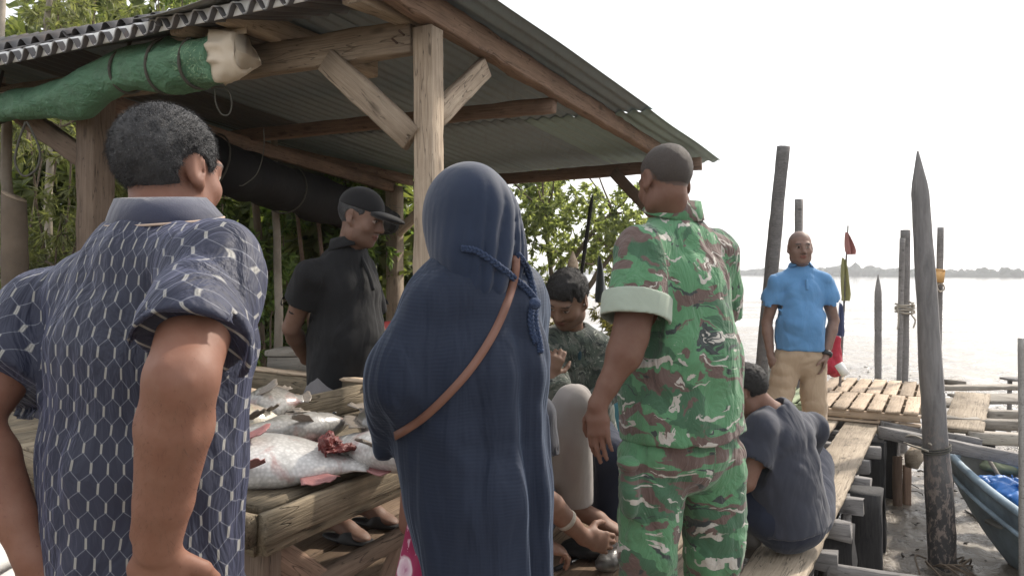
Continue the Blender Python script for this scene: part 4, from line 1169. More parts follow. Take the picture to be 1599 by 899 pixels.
# ---- man squatting with his back turned on the jetty -------------------------------------------
def man_squat():
    pel = P(1232, 800, 3.66); pel[2] = .22
    r = Rig(P(1168, 610, 3.66), (-.62, .55, -.55), (-.45, .3, 1), 1.02, (.20, .115, .085), sL=P(1190, 672, 3.54), sR=P(1268, 668, 3.80), nk=P(1205, 640, 3.66), pel=pel,
            eL=P(1165, 752, 3.50), wL=P(1110, 775, 3.62), eR=P(1240, 735, 4.05), wR=P(1180, 770, 4.1), bulk=1.08,
            hL=P(1195, 800, 3.62), hR=P(1265, 800, 3.75), kL=P(1120, 730, 3.78), kR=P(1268, 712, 4.15), aL=P(1168, 828, 3.66), aR=P(1262, 826, 3.86), tL=P(1100, 838, 3.85), tR=P(1225, 842, 4.05))
    r.aL[2] = r.aR[2] = .10; r.tL[2] = r.tR[2] = .045
    t = thing('person', 'man in a dark navy T-shirt and shorts squatting on the jetty with his back turned', 'person', (1.3, 3.7, 0))
    hands = [dict(w=r.wL, d=(-.8, .4, -.3), n=(0, 0, 1), t=(.3, .8, 0)), dict(w=r.wR, d=(-.8, .2, -.3), n=(0, 0, 1), t=(0, -.8, 0))]
    put_body(r, body_sdf(r, hands), .0065, t)
    S = shirt_sdf(r, .024, hem=pel-r.U*.10, hemn=nrm(-r.U+np.array([0, 0, -.5])), slv=.66, slvr=.016, drop=.16, flare=.014, box=.02)
    f1 = folds(.010, 6, 81, (1, 1, .7)); f2 = folds(.005, 13, 82); S.disp = lambda p: f1(p)+f2(p); S.amp = .018
    put_sdf('t_shirt', S, .007, M['navy_tee'], t, 1)
    T = trouser_sdf(r, .024, .04, .46, .01); T.disp = folds(.006, 9, 83); T.amp = .01; put_sdf('shorts', T, .008, M['navy_short'], t)
    H = short_hair(r, .010, lambda y: -.05+.85*(y+.04), .003, 110, .004); V, Q = H.mesh(.005); h = obj('hair', V, Q, M['hair_black'], t)
    strands('hair_strands', V, Q, r, M['hair_black'], h, 4000, .009, .0007, (0, 0, -.5), 6)
    for q in 'LR': shoe('sandal', r, q, M['slipper'], t, op=(q == 'R'))

# ---- man in the blue polo on the far end of the jetty -------------------------------------------
def man_blue():
    D = 5.85
    pel = P(1250, 545, D)
    r = Rig(P(1250, 387, D-.03), (-.12, -.99, -.04), (0, 0, 1), 1.08, (.25, .165, .13), sR=P(1216, 441, D), sL=P(1286, 441, D), nk=P(1250, 420, D+.02), pel=pel,
            eR=P(1198, 503, D+.05), wR=P(1204, 556, D-.0), eL=P(1303, 500, D+.02), wL=P(1290, 556, D-.08), bulk=.93,
            hR=P(1230, 562, D), hL=P(1270, 562, D), kR=P(1217, 630, D-.05), kL=P(1272, 628, D-.03), aR=P(1207, 684, D), aL=P(1272, 680, D), tR=P(1196, 700, D-.18), tL=P(1272, 700, D-.2))
    r.aL[2] = r.aR[2] = .09; r.tL[2] = r.tR[2] = .045
    t = thing('person', 'bald man in a bright blue polo and khaki trousers standing on the jetty, facing us', 'person', (2.2, D, 0))
    hands = [dict(w=r.wR, d=(.15, -.1, -1), n=(-.9, -.2, 0), t=(.3, -1, 0)), dict(w=r.wL, d=(-.25, -.1, -1), n=(.9, -.2, 0), t=(-.3, -1, 0))]
    put_body(r, body_sdf(r, hands), .008, t, shave=((.16, .13, .12), .45, lambda y: .02+.6*(y+.03)), brows=(.10, .08, .075))
    S = shirt_sdf(r, .026, hem=P(1250, 546, D), hemn=(0, 0, -1), slv=.62, belly=.02, slvr=.024, drop=.14, flare=.004, box=.014, vneck=.085)
    f1 = folds(.012, 6, 91, (1, 1, 1.1)); f2 = folds(.006, 13, 92); S.disp = lambda p: f1(p)+f2(p); S.amp = .02
    put_sdf('polo_shirt', S, .0085, M['blue_polo'], t)
    collar(r, M['blue_polo'], t, .074, .034, .30, .62, lift=.016)
    V, F = tube_geo(spline([r.nk+r.F*.128-r.U*.085, r.nk+r.F*.135-r.U*.12, r.nk+r.F*.140-r.U*.16], 6), .010, 6); obj('placket', V, F, M['blue_polo'], t)
    T = trouser_sdf(r, .026, .05, .96, .022, .014); g1 = folds(.010, 7, 95, (1, 1, 1.4)); g2 = folds(.004, 15, 96); T.disp = lambda p: g1(p)+g2(p); T.amp = .014
    put_sdf('trousers', T, .009, M['khaki'], t)
    for q in 'LR': shoe('sandal', r, q, M['slipper'], t, op=True)
    W = Sdf(); W.torus(lerp(r.eL, r.wL, .93), nrm(r.wL-r.eL), .034, .012, sq=.6); put_sdf('wrist_watch', W, .005, M['watch'], t)
# ------------------------------------------------------------------ ground, water, far shore
def smooth(a, b, x): t = np.clip((x-a)/(b-a), 0, 1); return t*t*(3-2*t)
def ground_z(x, y):
    x = np.asarray(x, float); y = np.asarray(y, float)
    n = lambda s, sd, sx=1.0: vnoise(np.c_[(x*s*sx).ravel(), (y*s).ravel(), np.zeros(x.size)], sd).reshape(x.shape)
    far = smooth(10, 40, y)
    z = -.995+.035*n(.45, 1)+(1-far)*(.035*n(1.7, 2)+.030*n(4.5, 3)+.022*n(10, 4))
    rill = np.abs(n(.22, 6, .5)); z = z-.05*np.exp(-(rill/.07)**2)*smooth(7, 12, y)
    z = z+far*(.07*n(.16, 7, .22)+.05*n(.6, 8, .3))-.01*smooth(9, 14, y)
    z = z-.35*smooth(62, 95, y+.08*x)
    s = x-.10*y-.1
    land = smooth(.5, -2.2, s+.5*n(.3, 5))
    z = z+land*(.80+.10*n(.5, 9)+.04*n(2.2, 10))+.6*smooth(-4, -14, s)
    return z
def mud_mat():
    t = NT('wet tidal mud')
    v = t.co('World'); n = t.noise(v, 2.2, 5, .65, .4); f = t.noise(v, 16, 5, .65); big = t.noise(t.co('World', (.25, .5, 1)), 1.0, 4, .6)
    col = t.ramp(n, [(.35, (.10, .083, .066)), (.5, (.19, .162, .13)), (.68, (.29, .25, .205))])
    lit = t.n('TexVoronoi', Vector=t.co('World', (1, .5, 1)), Scale=11, Randomness=1.0).outputs['Distance']
    col = t.mix(t.ramp(t.math('ADD', lit, t.math('MULTIPLY', f, .25)), [(.18, .85), (.30, 0.0)]), col, (.05, .04, .03))
    z = t.n('SeparateXYZ', Vector=t.n('NewGeometry').outputs['Position']).outputs[2]
    dry = t.n('MapRange', Value=z, From_Min=-.85, From_Max=-.5, To_Min=0.0, To_Max=1.0).outputs[0]
    col = t.mix(dry, col, t.ramp(f, [(.35, (.07, .055, .035)), (.65, (.20, .16, .105))]))
    rough = t.math('ADD', t.ramp(t.math('ADD', t.math('MULTIPLY', n, .5), t.math('MULTIPLY', big, .5)), [(.42, .18), (.60, .50)]), t.math('MULTIPLY', dry, .45))
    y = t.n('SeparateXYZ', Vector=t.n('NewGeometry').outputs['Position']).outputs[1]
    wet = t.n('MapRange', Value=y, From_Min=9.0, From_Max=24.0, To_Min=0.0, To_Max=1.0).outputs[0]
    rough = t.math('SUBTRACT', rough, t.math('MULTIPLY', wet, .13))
    col = t.mix(t.math('MULTIPLY', wet, .6), col, (.33, .30, .26))  # farther mud paler: sky reflection put into the colour
    h = t.math('ADD', n, t.math('MULTIPLY', f, .5))
    return t.pbr(col, rough, Normal=t.bump(h, 1.0, .06), Specular_IOR_Level=.5)
def water_mat():
    t = NT('silty estuary water')
    v = t.co('World', (.5, 1.4, 1)); n = t.noise(v, .9, 4, .6)
    return t.pbr((.16, .14, .11), .10, Normal=t.bump(n, .10, .05), Specular_IOR_Level=.6)
def build_ground():
    def graded(a, b, s0, g, mx):
        o = [a]; s = s0
        while o[-1] < b: o.append(o[-1]+s); s = min(s*g, mx)
        return np.array(o)
    xs = np.concatenate([-graded(3, 80, .12, 1.09, 8)[::-1], np.arange(-2.9, 8, .085), graded(8, 320, .1, 1.045, 8)])
    ys = np.concatenate([[-40, -20, -10, -5, -2, 0, 1], graded(2, 170, .08, 1.016, 1.5)])
    X, Y = np.meshgrid(xs, ys); Z = ground_z(X, Y)
    nx, ny = len(xs), len(ys)
    i = np.arange(ny-1)[:, None]*nx+np.arange(nx-1)[None]
    Q = np.stack([i, i+1, i+nx+1, i+nx], -1).reshape(-1, 4)
    structure(obj('mud_ground', np.stack([X, Y, Z], -1).reshape(-1, 3), Q, mud_mat()))
    structure(obj('estuary_water', [(-5000, -60, -1.030), (5000, -60, -1.030), (5000, 9000, -1.030), (-5000, 9000, -1.030)], [(0, 1, 2, 3)], water_mat()))
def mud_debris():
    q = np.random.RandomState(12); n = 3200
    x = q.uniform(1.9, 9, n); y = 2.6+q.rand(n)**1.6*16; z = ground_z(x, y)
    d = np.c_[q.randn(n, 2), q.randn(n)*.25]; C = np.c_[x, y, np.maximum(z, -1.03)+.006]
    L = .03+.09*q.rand(n, 1)**2; D = d/np.linalg.norm(d, axis=1)[:, None]
    V, F = leaves_geo(C, D, L, L*.35, q, .5)
    k = 260; m = MB(); m.add(V, F)
    for i in range(k):
        a = np.array([q.uniform(2, 8), 3+q.rand()**1.4*12, 0]); a[2] = ground_z(a[:1], a[1:2])[0]+.01; dd = np.r_[q.randn(2), .1]*(.10+.12*q.rand()); m.tube([a, a+dd*.5+(0, 0, .01), a+dd], .004+.006*q.rand(), 5)
    stuff(m.obj('mud_debris', M['bark_wet']))
M['bark_wet'] = plain_mat('wet dark litter', (.06, .048, .038), .5, bscale=40)
def blob(c, r, sd):
    """one rough far-off crown as a lumpy closed surface"""
    nu, nv = 9, 6; V = []
    for j in range(nv+1):
        th = math.pi*j/nv
        for i in range(nu):
            ph = 2*math.pi*i/nu; V.append((math.sin(th)*math.cos(ph), math.sin(th)*math.sin(ph), math.cos(th)))
    V = np.array(V); k = 1+.38*vnoise(V*2.1+sd*3.7, 3)+.22*vnoise(V*5+sd, 4)
    V = V*k[:, None]*np.array(r)+np.array(c)
    F = [(j*nu+i, j*nu+(i+1) % nu, (j+1)*nu+(i+1) % nu, (j+1)*nu+i) for j in range(nv) for i in range(nu)]
    return V, F
def far_shore():
    pts = spline([(-500, 1900, 0), (0, 1150, 0), (98, 786, 0), (163, 560, 0), (226, 352, 0), (320, 262, 0), (520, 190, 0)], 40)
    m = MB(); L = np.r_[0, np.cumsum(np.linalg.norm(np.diff(pts, axis=0), axis=1))]
    rg = np.random.RandomState(4)
    tt = np.sort(rg.rand(2200)*L[-1])
    for k, q in enumerate(tt):
        p = np.array([np.interp(q, L, pts[:, a]) for a in range(3)]); off = rg.rand()*26
        d = nrm(p[:2]); h = (2.6+1.6*rg.rand()**1.5)*(1+.22*math.sin(q*.02)+.15*math.sin(q*.07))*(.75+p[1]/1400)
        c = (p[0]+d[0]*off, p[1]+d[1]*off, -1+h*.45); m.add(*blob(c, (h*(.5+.4*rg.rand()), h*(.5+.4*rg.rand()), h*.6), k))
    V0 = []; 
    stuff(m.obj('far_treeline', M['leaf_far'], None, True))
    V = np.concatenate([np.c_[pts[:, :2]*.996, np.full(len(pts), -1.2)], np.c_[pts[:, :2]*.998, np.full(len(pts), 1.1)], np.c_[pts[:, :2]*1.3, np.full(len(pts), 1.1)]]); n = len(pts)
    F = [(i, i+1, n+i+1, n+i) for i in range(n-1)]+[(n+i, n+i+1, 2*n+i+1, 2*n+i) for i in range(n-1)]
    structure(obj('far_bank', V, F, M['leaf_far']))
M['leaf_far'] = plain_mat('distant mangrove green', (.025, .045, .03), .9, bscale=3)

# ------------------------------------------------------------------ plants
def leaves_geo(C, D, L, W, rg, fold=.25):
    n = len(C); D = D/(np.linalg.norm(D, axis=1)[:, None]+1e-9)
    s = np.cross(D, rg.randn(n, 3)); s /= np.linalg.norm(s, axis=1)[:, None]+1e-9
    u = np.cross(s, D)
    L = L*(.6+.7*rg.rand(n, 1)); W = W*(.7+.6*rg.rand(n, 1))
    V = np.stack([C, C+D*L*.42+s*W*.5+u*W*fold, C+D*L-u*L*.12, C+D*L*.42-s*W*.5+u*W*fold], 1).reshape(-1, 3)
    return V, np.arange(4*n).reshape(-1, 4)
def clump_leaves(clumps, L, W, rg, droop=.4, twigs=None):
    """clumps: (centre, radius, leaf count). Leaves sit along short random shoots inside each clump."""
    Cs = []; Ds = []
    for c, r, n in clumps:
        c = np.array(c, float); ns = max(4, n//14)
        dirs = rg.randn(ns, 3); dirs /= np.linalg.norm(dirs, axis=1)[:, None]
        st = c+dirs*(rg.rand(ns, 1)**.5)*np.array(r)*.9
        sh = nrm_rows(dirs+rg.randn(ns, 3)*.6+np.array([0, 0, -.15]))
        k = rg.randint(0, ns, n); t = rg.rand(n, 1)
        ln = .32*np.mean(r)
        Cs.append(st[k]+sh[k]*t*ln); Ds.append(sh[k]*.8+rg.randn(n, 3)*.55+np.array([0, 0, -droop]))
        if twigs is not None:
            for a in range(0, ns, 2): twigs.append((st[a], st[a]+sh[a]*ln))
    return leaves_geo(np.concatenate(Cs), np.concatenate(Ds), L, W, rg)
def nrm_rows(a): return a/(np.linalg.norm(a, axis=1)[:, None]+1e-9)
def plant(name, label, cat, base, stems, clumps, L, W, leaf, bark, seed, droop=.4, group=None, stem_r=.03, trunk_name='trunk'):
    """stems: list of point lists (each a tapered trunk or limb)"""
    rg = np.random.RandomState(seed); t = thing(name, label, cat, base, group)
    tw = []
    V, F = clump_leaves(clumps, L, W, rg, droop, tw)
    obj('crown', V, F, leaf, t, False)
    m = MB()
    for pts in stems:
        p = spline(pts, 5); n = len(p); p[1:-1] += rg.randn(n-2, 3)*.012
        r0 = stem_r if not isinstance(stem_r, (list, tuple)) else stem_r[0]
        m.add(*tube_geo(p, np.linspace(r0, r0*.45, n), 8))
    top = stems[0]
    allp = np.concatenate([spline(s, 5) for s in stems])
    for c, r, n in clumps:
        c = np.array(c, float); j = np.argmin(np.linalg.norm(allp-c+np.array([0, 0, .35*np.mean(r)]), axis=1)); a = allp[j]
        mid = (a+c)/2+rg.randn(3)*.12*np.mean(r)-np.array([0, 0, .1*np.mean(r)])
        m.add(*tube_geo(spline([a, mid, c], 4), np.linspace(.013, .005, 9)*(1+stem_r*8), 5))
    for a, b in tw[:400]: m.add(*tube_geo([a, (a+b)/2+rg.randn(3)*.01, b], [.004, .003, .002], 4, False))
    m.obj(trunk_name, bark, t, True)
    return t
def plants():
    rg = np.random.RandomState(11)
    g = lambda x, y: float(ground_z(np.array([x]), np.array([y]))[0])
    def bush(px, py, d, w, h, n, leaf, L, W, label, seed, nc=12, name='leafy_shrub', droop=.5, grp='shrubs and bamboo behind the shelter'):
        c = P(px, py, d); q = np.random.RandomState(seed); b = (c[0], c[1], g(c[0], c[1])-.05)
        cl = []
        for i in range(nc):
            o = q.uniform(-1, 1, 3)*np.array([w, .55, h]); r = .26*(.7+.6*q.rand())*max(w, h)**.5
            cl.append((c+o, (r*1.25, r*1.1, r), int(n/nc)))
        st = []
        for i in range(5):
            k = cl[q.randint(nc)][0]; st.append([np.array(b)+q.uniform(-.2, .2, 3)*np.array([1, 1, 0]), (np.array(b)+k)/2+q.uniform(-.15, .15, 3), k])
        plant(name, label, 'shrub', b, st, cl, L, W, leaf, M['bark'], seed, droop, grp, .014, 'stems')
    Bm, Gm = M['leaf_bamboo'], M['leaf_green']
    bush(70, 300, 6.3, .75, .75, 7000, Bm, .105, .017, 'bamboo shrub with narrow pale leaves behind the cut stump', 21, 16, 'bamboo_shrub')
    bush(75, 470, 6.0, .7, .7, 5000, Bm, .105, .017, 'low bamboo thicket at the foot of the cut stump', 22, 14, 'bamboo_shrub')
    bush(40, 60, 7.6, 1.0, .75, 5500, Bm, .115, .02, 'tall bamboo clump rising above the iron roof at the corner', 23, 14, 'bamboo_shrub')
    bush(235, 300, 7.4, .7, 1.0, 5000, Bm, .10, .018, 'bamboo shrub behind the head of the man in the honeycomb polo', 24, 14, 'bamboo_shrub')
    bush(375, 370, 6.6, .38, .55, 2600, Gm, .085, .034, 'bright green bush right of the honeycomb polo man', 25, 9)
    bush(505, 350, 8.4, .75, .5, 3600, Gm, .09, .04, 'bright green broadleaf shrub under the dark rolled sheet', 26, 10)
    bush(385, 500, 7.0, .5, .5, 2600, Gm, .08, .035, 'dark leafy bush behind the pale slim trunk', 27, 9)
    bush(650, 430, 10.5, .9, .9, 5200, M['leaf_mangrove'], .085, .034, 'small leaved bush behind the rear shelter post', 28, 16)
    bush(300, -10, 9.5, 1.3, .8, 4500, M['leaf_mangrove'], .10, .035, 'loose treetop above the ridge of the iron roof', 29, 14, 'treetop_shrub')
    bush(945, 520, 9.0, .55, .32, 2600, M['leaf_dry'], .09, .02, 'yellowish reedy undergrowth behind the soldier', 30, 10, 'dry_shrub', .1)
    bush(740, 560, 9.6, .7, .45, 2400, M['leaf_dry'], .09, .022, 'dry brush on the bank behind the woman in navy', 31, 10, 'dry_shrub', .1)
    # slim standing trees
    def slim(px, d, y0, y1, r, mat, label, seed, lean=0, name='slim_tree', crown=True):
        a = P(px, y0, d); a[2] = g(a[0], a[1])-.1; b = P(px+lean, y1, d+.2)
        cl = [(b+np.array([q*.35, .2*q, -.1*abs(q)]), (.5, .5, .35), 420) for q in (-1.5, -.5, .6, 1.6)] if crown else [(b, (.12, .12, .1), 60)]
        plant(name, label, 'tree', a, [[a, lerp(a, b, .35)+(.03, 0, 0), lerp(a, b, .7)-(.03, 0, 0), b]], cl, .10, .03, M['leaf_green'], mat, seed, .4, 'slim trees on the bank', r)
    slim(427, 6.4, 590, -120, .042, M['bark_pale'], 'slim tree with pale mottled trunk left of the man in the cap', 41, 6)
    slim(405, 7.6, 590, -60, .05, M['bark'], 'brown slim tree just left of the pale mottled trunk', 42, -15)
    slim(8, 4.9, 650, -260, .045, M['bark_pale'], 'pale slim tree at the frame edge beside the cut stump', 43, 2)
    slim(60, 7.2, 600, -160, .045, M['bark_pale'], 'slim leaning tree reaching above the roof among the bamboo', 44, 30)
    slim(475, 9.4, 590, 60, .03, M['bark'], 'thin dark sapling behind the shoulder of the man in the cap', 45, -25)
    slim(700, 11.5, 590, 100, .05, M['bark'], 'dark slim tree behind the main shelter post', 46, 10)
    # red-brown props leaning in the brush
    for px0, y0, px1, y1, lb in ((464, 330, 480, 385, 'reddish stake leaning in the brush, left of a pair'), (496, 335, 512, 390, 'reddish stake in the brush nearest the black cap')):
        a, b = P(px0, y0, 7.5), P(px1+12, y1+200, 7.4); V, F = pole_geo(b, a, .022, .018, 10)
        tag(obj('leaning_stake', V, F, M['wood_red']), lb, 'stake', 'reddish stakes in the brush')
    # spreading mangrove in the middle
    base = P(880, 640, 12.4); base[2] = g(base[0], base[1])-.1
    q = np.random.RandomState(5); cl = []
    for i in range(60):
        px = q.uniform(680, 985); lim = 262+max(0, (px-900))*.6; py = q.uniform(lim-90, 455-max(0, px-930)*.9)
        if px > 930 and py < 300: continue
        cl.append((P(px, py, 12.4+q.uniform(-1.3, 1.3)), (.36+.2*q.rand(), .4, .24+.1*q.rand()), 470))
    for px, py in ((985, 300), (975, 350), (968, 395), (955, 430), (990, 330)): cl.append((P(px, py, 12), (.3, .3, .22), 230))
    T0 = P(868, 470, 12.4)
    st = [[base, lerp(base, T0, .5)+(.1, 0, 0), T0, P(850, 330, 12.3)], [T0, P(905, 390, 12.2), P(958, 330, 12.1)], [T0, P(820, 420, 12.5), P(770, 360, 12.6)], [lerp(base, T0, .6), P(925, 440, 12.0), P(965, 385, 11.9)], [lerp(base, T0, .5), P(800, 480, 12.8), P(720, 420, 12.9)]]
    plant('mangrove_tree', 'spreading mangrove tree with open crown between the woman and the soldier', 'tree', base, st, cl, .105, .042, M['leaf_mangrove'], M['bark'], 51, .3, None, .06)
    # far wood as one mass
    cl = []
    for i in range(260):
        px = q.uniform(-260, 700); d = q.uniform(10, 16); c = P(px, q.uniform(120, 560) if px > 330 else q.uniform(20, 560), d)
        if px > 600: c[2] = min(c[2], 1.6)
        cl.append((c, (.8, .8, .6), 210))
    for i in range(150):
        px = q.uniform(-150, 640); d = q.uniform(8.6, 10); py = q.uniform(300, 560) if px > 330 else q.uniform(150, 560)
        cl.append((P(px, py, d), (.6, .5, .5), 240))
    V, F = clump_leaves(cl, .24, .10, q, .3)
    stuff(obj('dense_wood', V, F, M['leaf_wood'], None, False))
    # leaf litter and low plants on the bank
    cl = [(np.array([x, y, g(x, y)+.06]), (.45, .45, .07), 60) for x, y in zip(q.uniform(-5, .6, 150), q.uniform(4.5, 13, 150))]
    V, F = clump_leaves(cl, .09, .03, q, .0)
    stuff(obj('ground_cover', V, F, M['leaf_dry'], None, False))

# ------------------------------------------------------------------ shelter
C0 = np.array([-.36, 3.30]); FA = np.array([-.913, .409]); FU = np.array([.43, .903]); FN = np.array([-.409, -.913])
def hut_pt(a, u, z): q = C0+FA*a+FU*u; return np.array([q[0], q[1], z])
def sheet_geo(A, B, C, D, period, amp, ns=None, nt=14, th=.003, s=(0, 1), t=(0, 1), ph=0.0, lift=0.0, sag=.004, seed=0):
    A, B, C, D = [np.array(x, float) for x in (A, B, C, D)]
    W = np.linalg.norm(B-A)*(s[1]-s[0]); ns = ns or max(8, int(W/period*10))
    S, T = np.meshgrid(np.linspace(*s, ns), np.linspace(*t, nt))
    p = (A*((1-S)*(1-T))[..., None]+B*(S*(1-T))[..., None]+C*((1-S)*T)[..., None]+D*(S*T)[..., None])
    n = nrm(np.cross(B-A, C-A)); n = n if n[2] > 0 else -n
    w = np.sin((S-s[0])*np.linalg.norm(B-A)/period*2*np.pi+ph)
    w = np.sign(w)*np.abs(w)**.8
    wob = vnoise(np.c_[(S*5).ravel(), (T*5).ravel(), np.full(S.size, seed)], seed).reshape(S.shape)*sag
    top = p+n*(amp*w+lift+wob)[..., None]; bot = top-n*th
    V = np.concatenate([top.reshape(-1, 3), bot.reshape(-1, 3)]); N = ns*nt
    F = []
    for j in range(nt-1):
        for i in range(ns-1):
            a = j*ns+i; F.append((a, a+1, a+ns+1, a+ns)); F.append((N+a, N+a+ns, N+a+ns+1, N+a+1))
    for i in range(ns-1):
        F.append((i, N+i, N+i+1, i+1)); a = (nt-1)*ns+i; F.append((a, a+1, N+a+1, N+a))
    for j in range(nt-1):
        a = j*ns; F.append((a, a+ns, N+a+ns, N+a)); a = j*ns+ns-1; F.append((a, N+a, N+a+ns, a+ns))
    return V, F
def shelter():
    t = thing('wooden_shelter', 'open timber shelter with corrugated iron roof beside the jetty', 'shelter', (C0[0], C0[1], 0))
    W = M['wood_hut']; fa = (*FA, 0); fn = (*FN, 0)
    def post(a, u, z0=-.95, z1=2.40, w=.125, m=W, xy=None):
        p = hut_pt(a, u, 0) if xy is None else np.array([*xy, 0]); return beam('post', p+(0, 0, z0), p+(0, 0, z1), w, w, m, t, up=fn, jit=.0025, warp=.004)
    post(0, 0, z1=2.37, w=.098)
    post(2.07, 0, m=M['wood_dark'], w=.135); post(3.5, .05, m=M['wood_dark']); post(0, 4.15, m=M['wood_dark'], z1=2.32); post(0, 0, xy=(-1.25, 8.19), z1=2.25, w=.14)
    o = np.array([*FN, 0])*.045
    beam('beam', hut_pt(.065, 0, 2.345)+o*.2, hut_pt(3.4, 0, 2.315)+o*.2, .07, .145, W, t, jit=.003)
    # braces
    b0 = hut_pt(.05, 0, 1.90); beam('brace', b0+o, hut_pt(.50, 0, 2.285)+o, .05, .115, W, t, jit=.0025)
    beam('brace', hut_pt(.01, .05, 1.93)-(0, 0, -.06), hut_pt(0, .52, 2.33), .045, .10, M['wood_hut'], t)
    beam('brace', hut_pt(2.12, 0, 1.93), hut_pt(2.75, 0, 2.27), .05, .11, M['wood_dark'], t)
    beam('brace', hut_pt(0, 4.1, 1.72), hut_pt(0, 3.5, 2.28), .06, .11, M['wood_dark'], t)
    beam('brace', hut_pt(.02, 4.17, 1.74), hut_pt(.52, 4.19, 2.28), .06, .10, M['wood_dark'], t)
    d0 = np.array([-1.25, 8.19, 1.72]); d1 = np.array([-.75, 7.97, 2.16]); beam('brace', d0, d1, .06, .10, W, t)
    # roof frame
    rd = M['wood_red']
    beam('rafter', hut_pt(-.02, -.5, 2.455), hut_pt(-.04, 4.45, 2.36), .075, .12, rd, t, jit=.003)
    beam('rafter', hut_pt(3.2, -.42, 2.46), hut_pt(2.9, 4.4, 2.34), .07, .11, rd, t)
    beam('rafter', hut_pt(.80, -.36, 2.455), hut_pt(.78, .7, 2.46), .075, .105, W, t)
    for u, z, a1 in ((1.42, 2.345, 2.6),):
        beam('purlin', hut_pt(-.0, u, z-.02), hut_pt(a1, u, z-.03), .07, .085, rd, t)
    beam('beam', hut_pt(-.30, 4.2, 2.315), hut_pt(2.75, 4.25, 2.255), .07, .11, rd, t)
    beam('beam', hut_pt(2.05, .03, 2.25), np.array([-1.27, 8.15, 2.23]), .065, .10, rd, t)
    # roof sheets: near short slope and the long slope away from us
    A = np.array([-.11, 3.20, 2.50]); B = np.array([*(C0+FA*3.5), 2.62]); F_ = np.array([2.04, 7.47, 2.42]); D = np.array([*(F_[:2]+FA*4.4), 2.40])
    cols = [(0, .235), (.22, .46), (.445, .68), (.665, .86), (.845, 1)]
    for k, (s0, s1) in enumerate(cols):
        for j, (t0, t1) in enumerate(((-.02, .52), (.5, 1.0))):
            m = [M['zinc'], M['zinc'], M['zinc'], M['zinc_dark'], M['zinc']][k] if j == 0 else [M['zinc_green'], M['zinc'], M['zinc'], M['zinc'], M['zinc_dark']][k]
            V, F = sheet_geo(A, B, F_, D, .09, .011, s=(s0, s1), t=(t0, t1), nt=16, ph=k*1.9, lift=(.007 if j == 0 else 0)+.005*(k % 2), seed=k*2+j, sag=.008)
            obj('roof_sheet', V, F, m, t)
    E0 = np.array([*(C0+FA*-.22+FN*.46), 2.43]); E1 = np.array([*(C0+FA*3.55+FN*.46), 2.335])
    for k, (s0, s1) in enumerate(((.0, .36), (.345, .68), (.665, 1))):
        V, F = sheet_geo(E0, E1, A+(0, 0, .01), B, .105, .027, s=(s0, s1), nt=10, seed=31+k); obj('roof_sheet', V, F, M['zinc_dark'], t)  # dark copy of the near sheet: shade of its underside as colour
        V, F = sheet_geo(E0, E1, A+(0, 0, .01), B, .105, .027, s=(s0+.002, s1-.002), t=(.004, .5), nt=6, lift=.006, seed=31+k); obj('roof_sheet', V, F, M['zinc_light'], t)
    up = np.array([0.02, .025, .012]); beam('lit_valley_strip', E0+up, E1+up, .006, .056, M['foam'], t, jit=.001, cham=.001)  # added white strip, stands for lit sheet seen between the crests
    for k, (s0, s1) in enumerate(((.36, .56), (.55, .78), (.77, 1.02))):
        V, F = sheet_geo(E0, E1, A+(0, 0, .02), B+(0, 0, .02), .13, .004, s=(s0, s1), t=(.10, .5), nt=6, lift=.034, seed=51+k); obj('flashing', V, F, M['zinc_dark'], t)
        V, F = sheet_geo(E0, E1, A+(0, 0, .02), B+(0, 0, .02), .105, .020, s=(s0, s1), t=(.3, 1.06), nt=10, lift=.052, seed=41+k); obj('roof_sheet', V, F, M['zinc_dark'], t)
    V, F = sheet_geo(E0, E1, A+(0, 0, .03), B, .7, .006, s=(-.02, .37), t=(-.08, 1.05), nt=10, lift=.045, seed=61, sag=.02); obj('cover_sheet', V, F, M['zinc_smooth'], t)
    # rafter ends towards us
    for a, m in ((.1, W), (1.02, W)): beam('rafter_end', hut_pt(a, .25, 2.455), hut_pt(a, -.40, 2.415), .085, .085, m, t)
    # raised floor
    q = np.random.RandomState(3); a = -.84; i = 0
    while a < 2.9:
        w = .17+.05*q.rand(); z = .18-.017+q.uniform(-.004, .004)
        beam('floor_board', hut_pt(a+w/2, -.82-.08*q.rand(), z), hut_pt(a+w/2, 4.35, z), w-.010, .034, M['wood_brown'], t); a += w
    for u in (-.6, .5, 1.7, 2.9, 4.1): beam('floor_joist', hut_pt(-.8, u, .10), hut_pt(2.9, u, .10), .08, .10, M['wood_dark'], t)
    for aa, u in ((-.7, -.6), (1.0, -.6), (2.8, -.6), (-.7, 2.9), (2.8, 4.1), (1.0, 2.9)):
        p = hut_pt(aa, u, 0); beam('floor_post', p+(0, 0, -1.1), p+(0, 0, .05), .11, .11, M['wood_black'], t, up=fn)
    for k in range(2):
        p = hut_pt(.09+.035*k, 0, 2.345-.03*k)+np.array([*FN, 0])*.05; V, F = tube_geo([p, p+np.array([*FN, 0])*.04+(0, 0, .008)], .005, 6); obj('bolt', V, F, M['bolt'], t)
M['bolt'] = plain_mat('rusty bolt', (.10, .06, .045), .7)
M['zinc_smooth'] = plain_mat('smooth grey cover sheet', (.30, .31, .30), .6, bscale=5, bump=.3, var=.3)

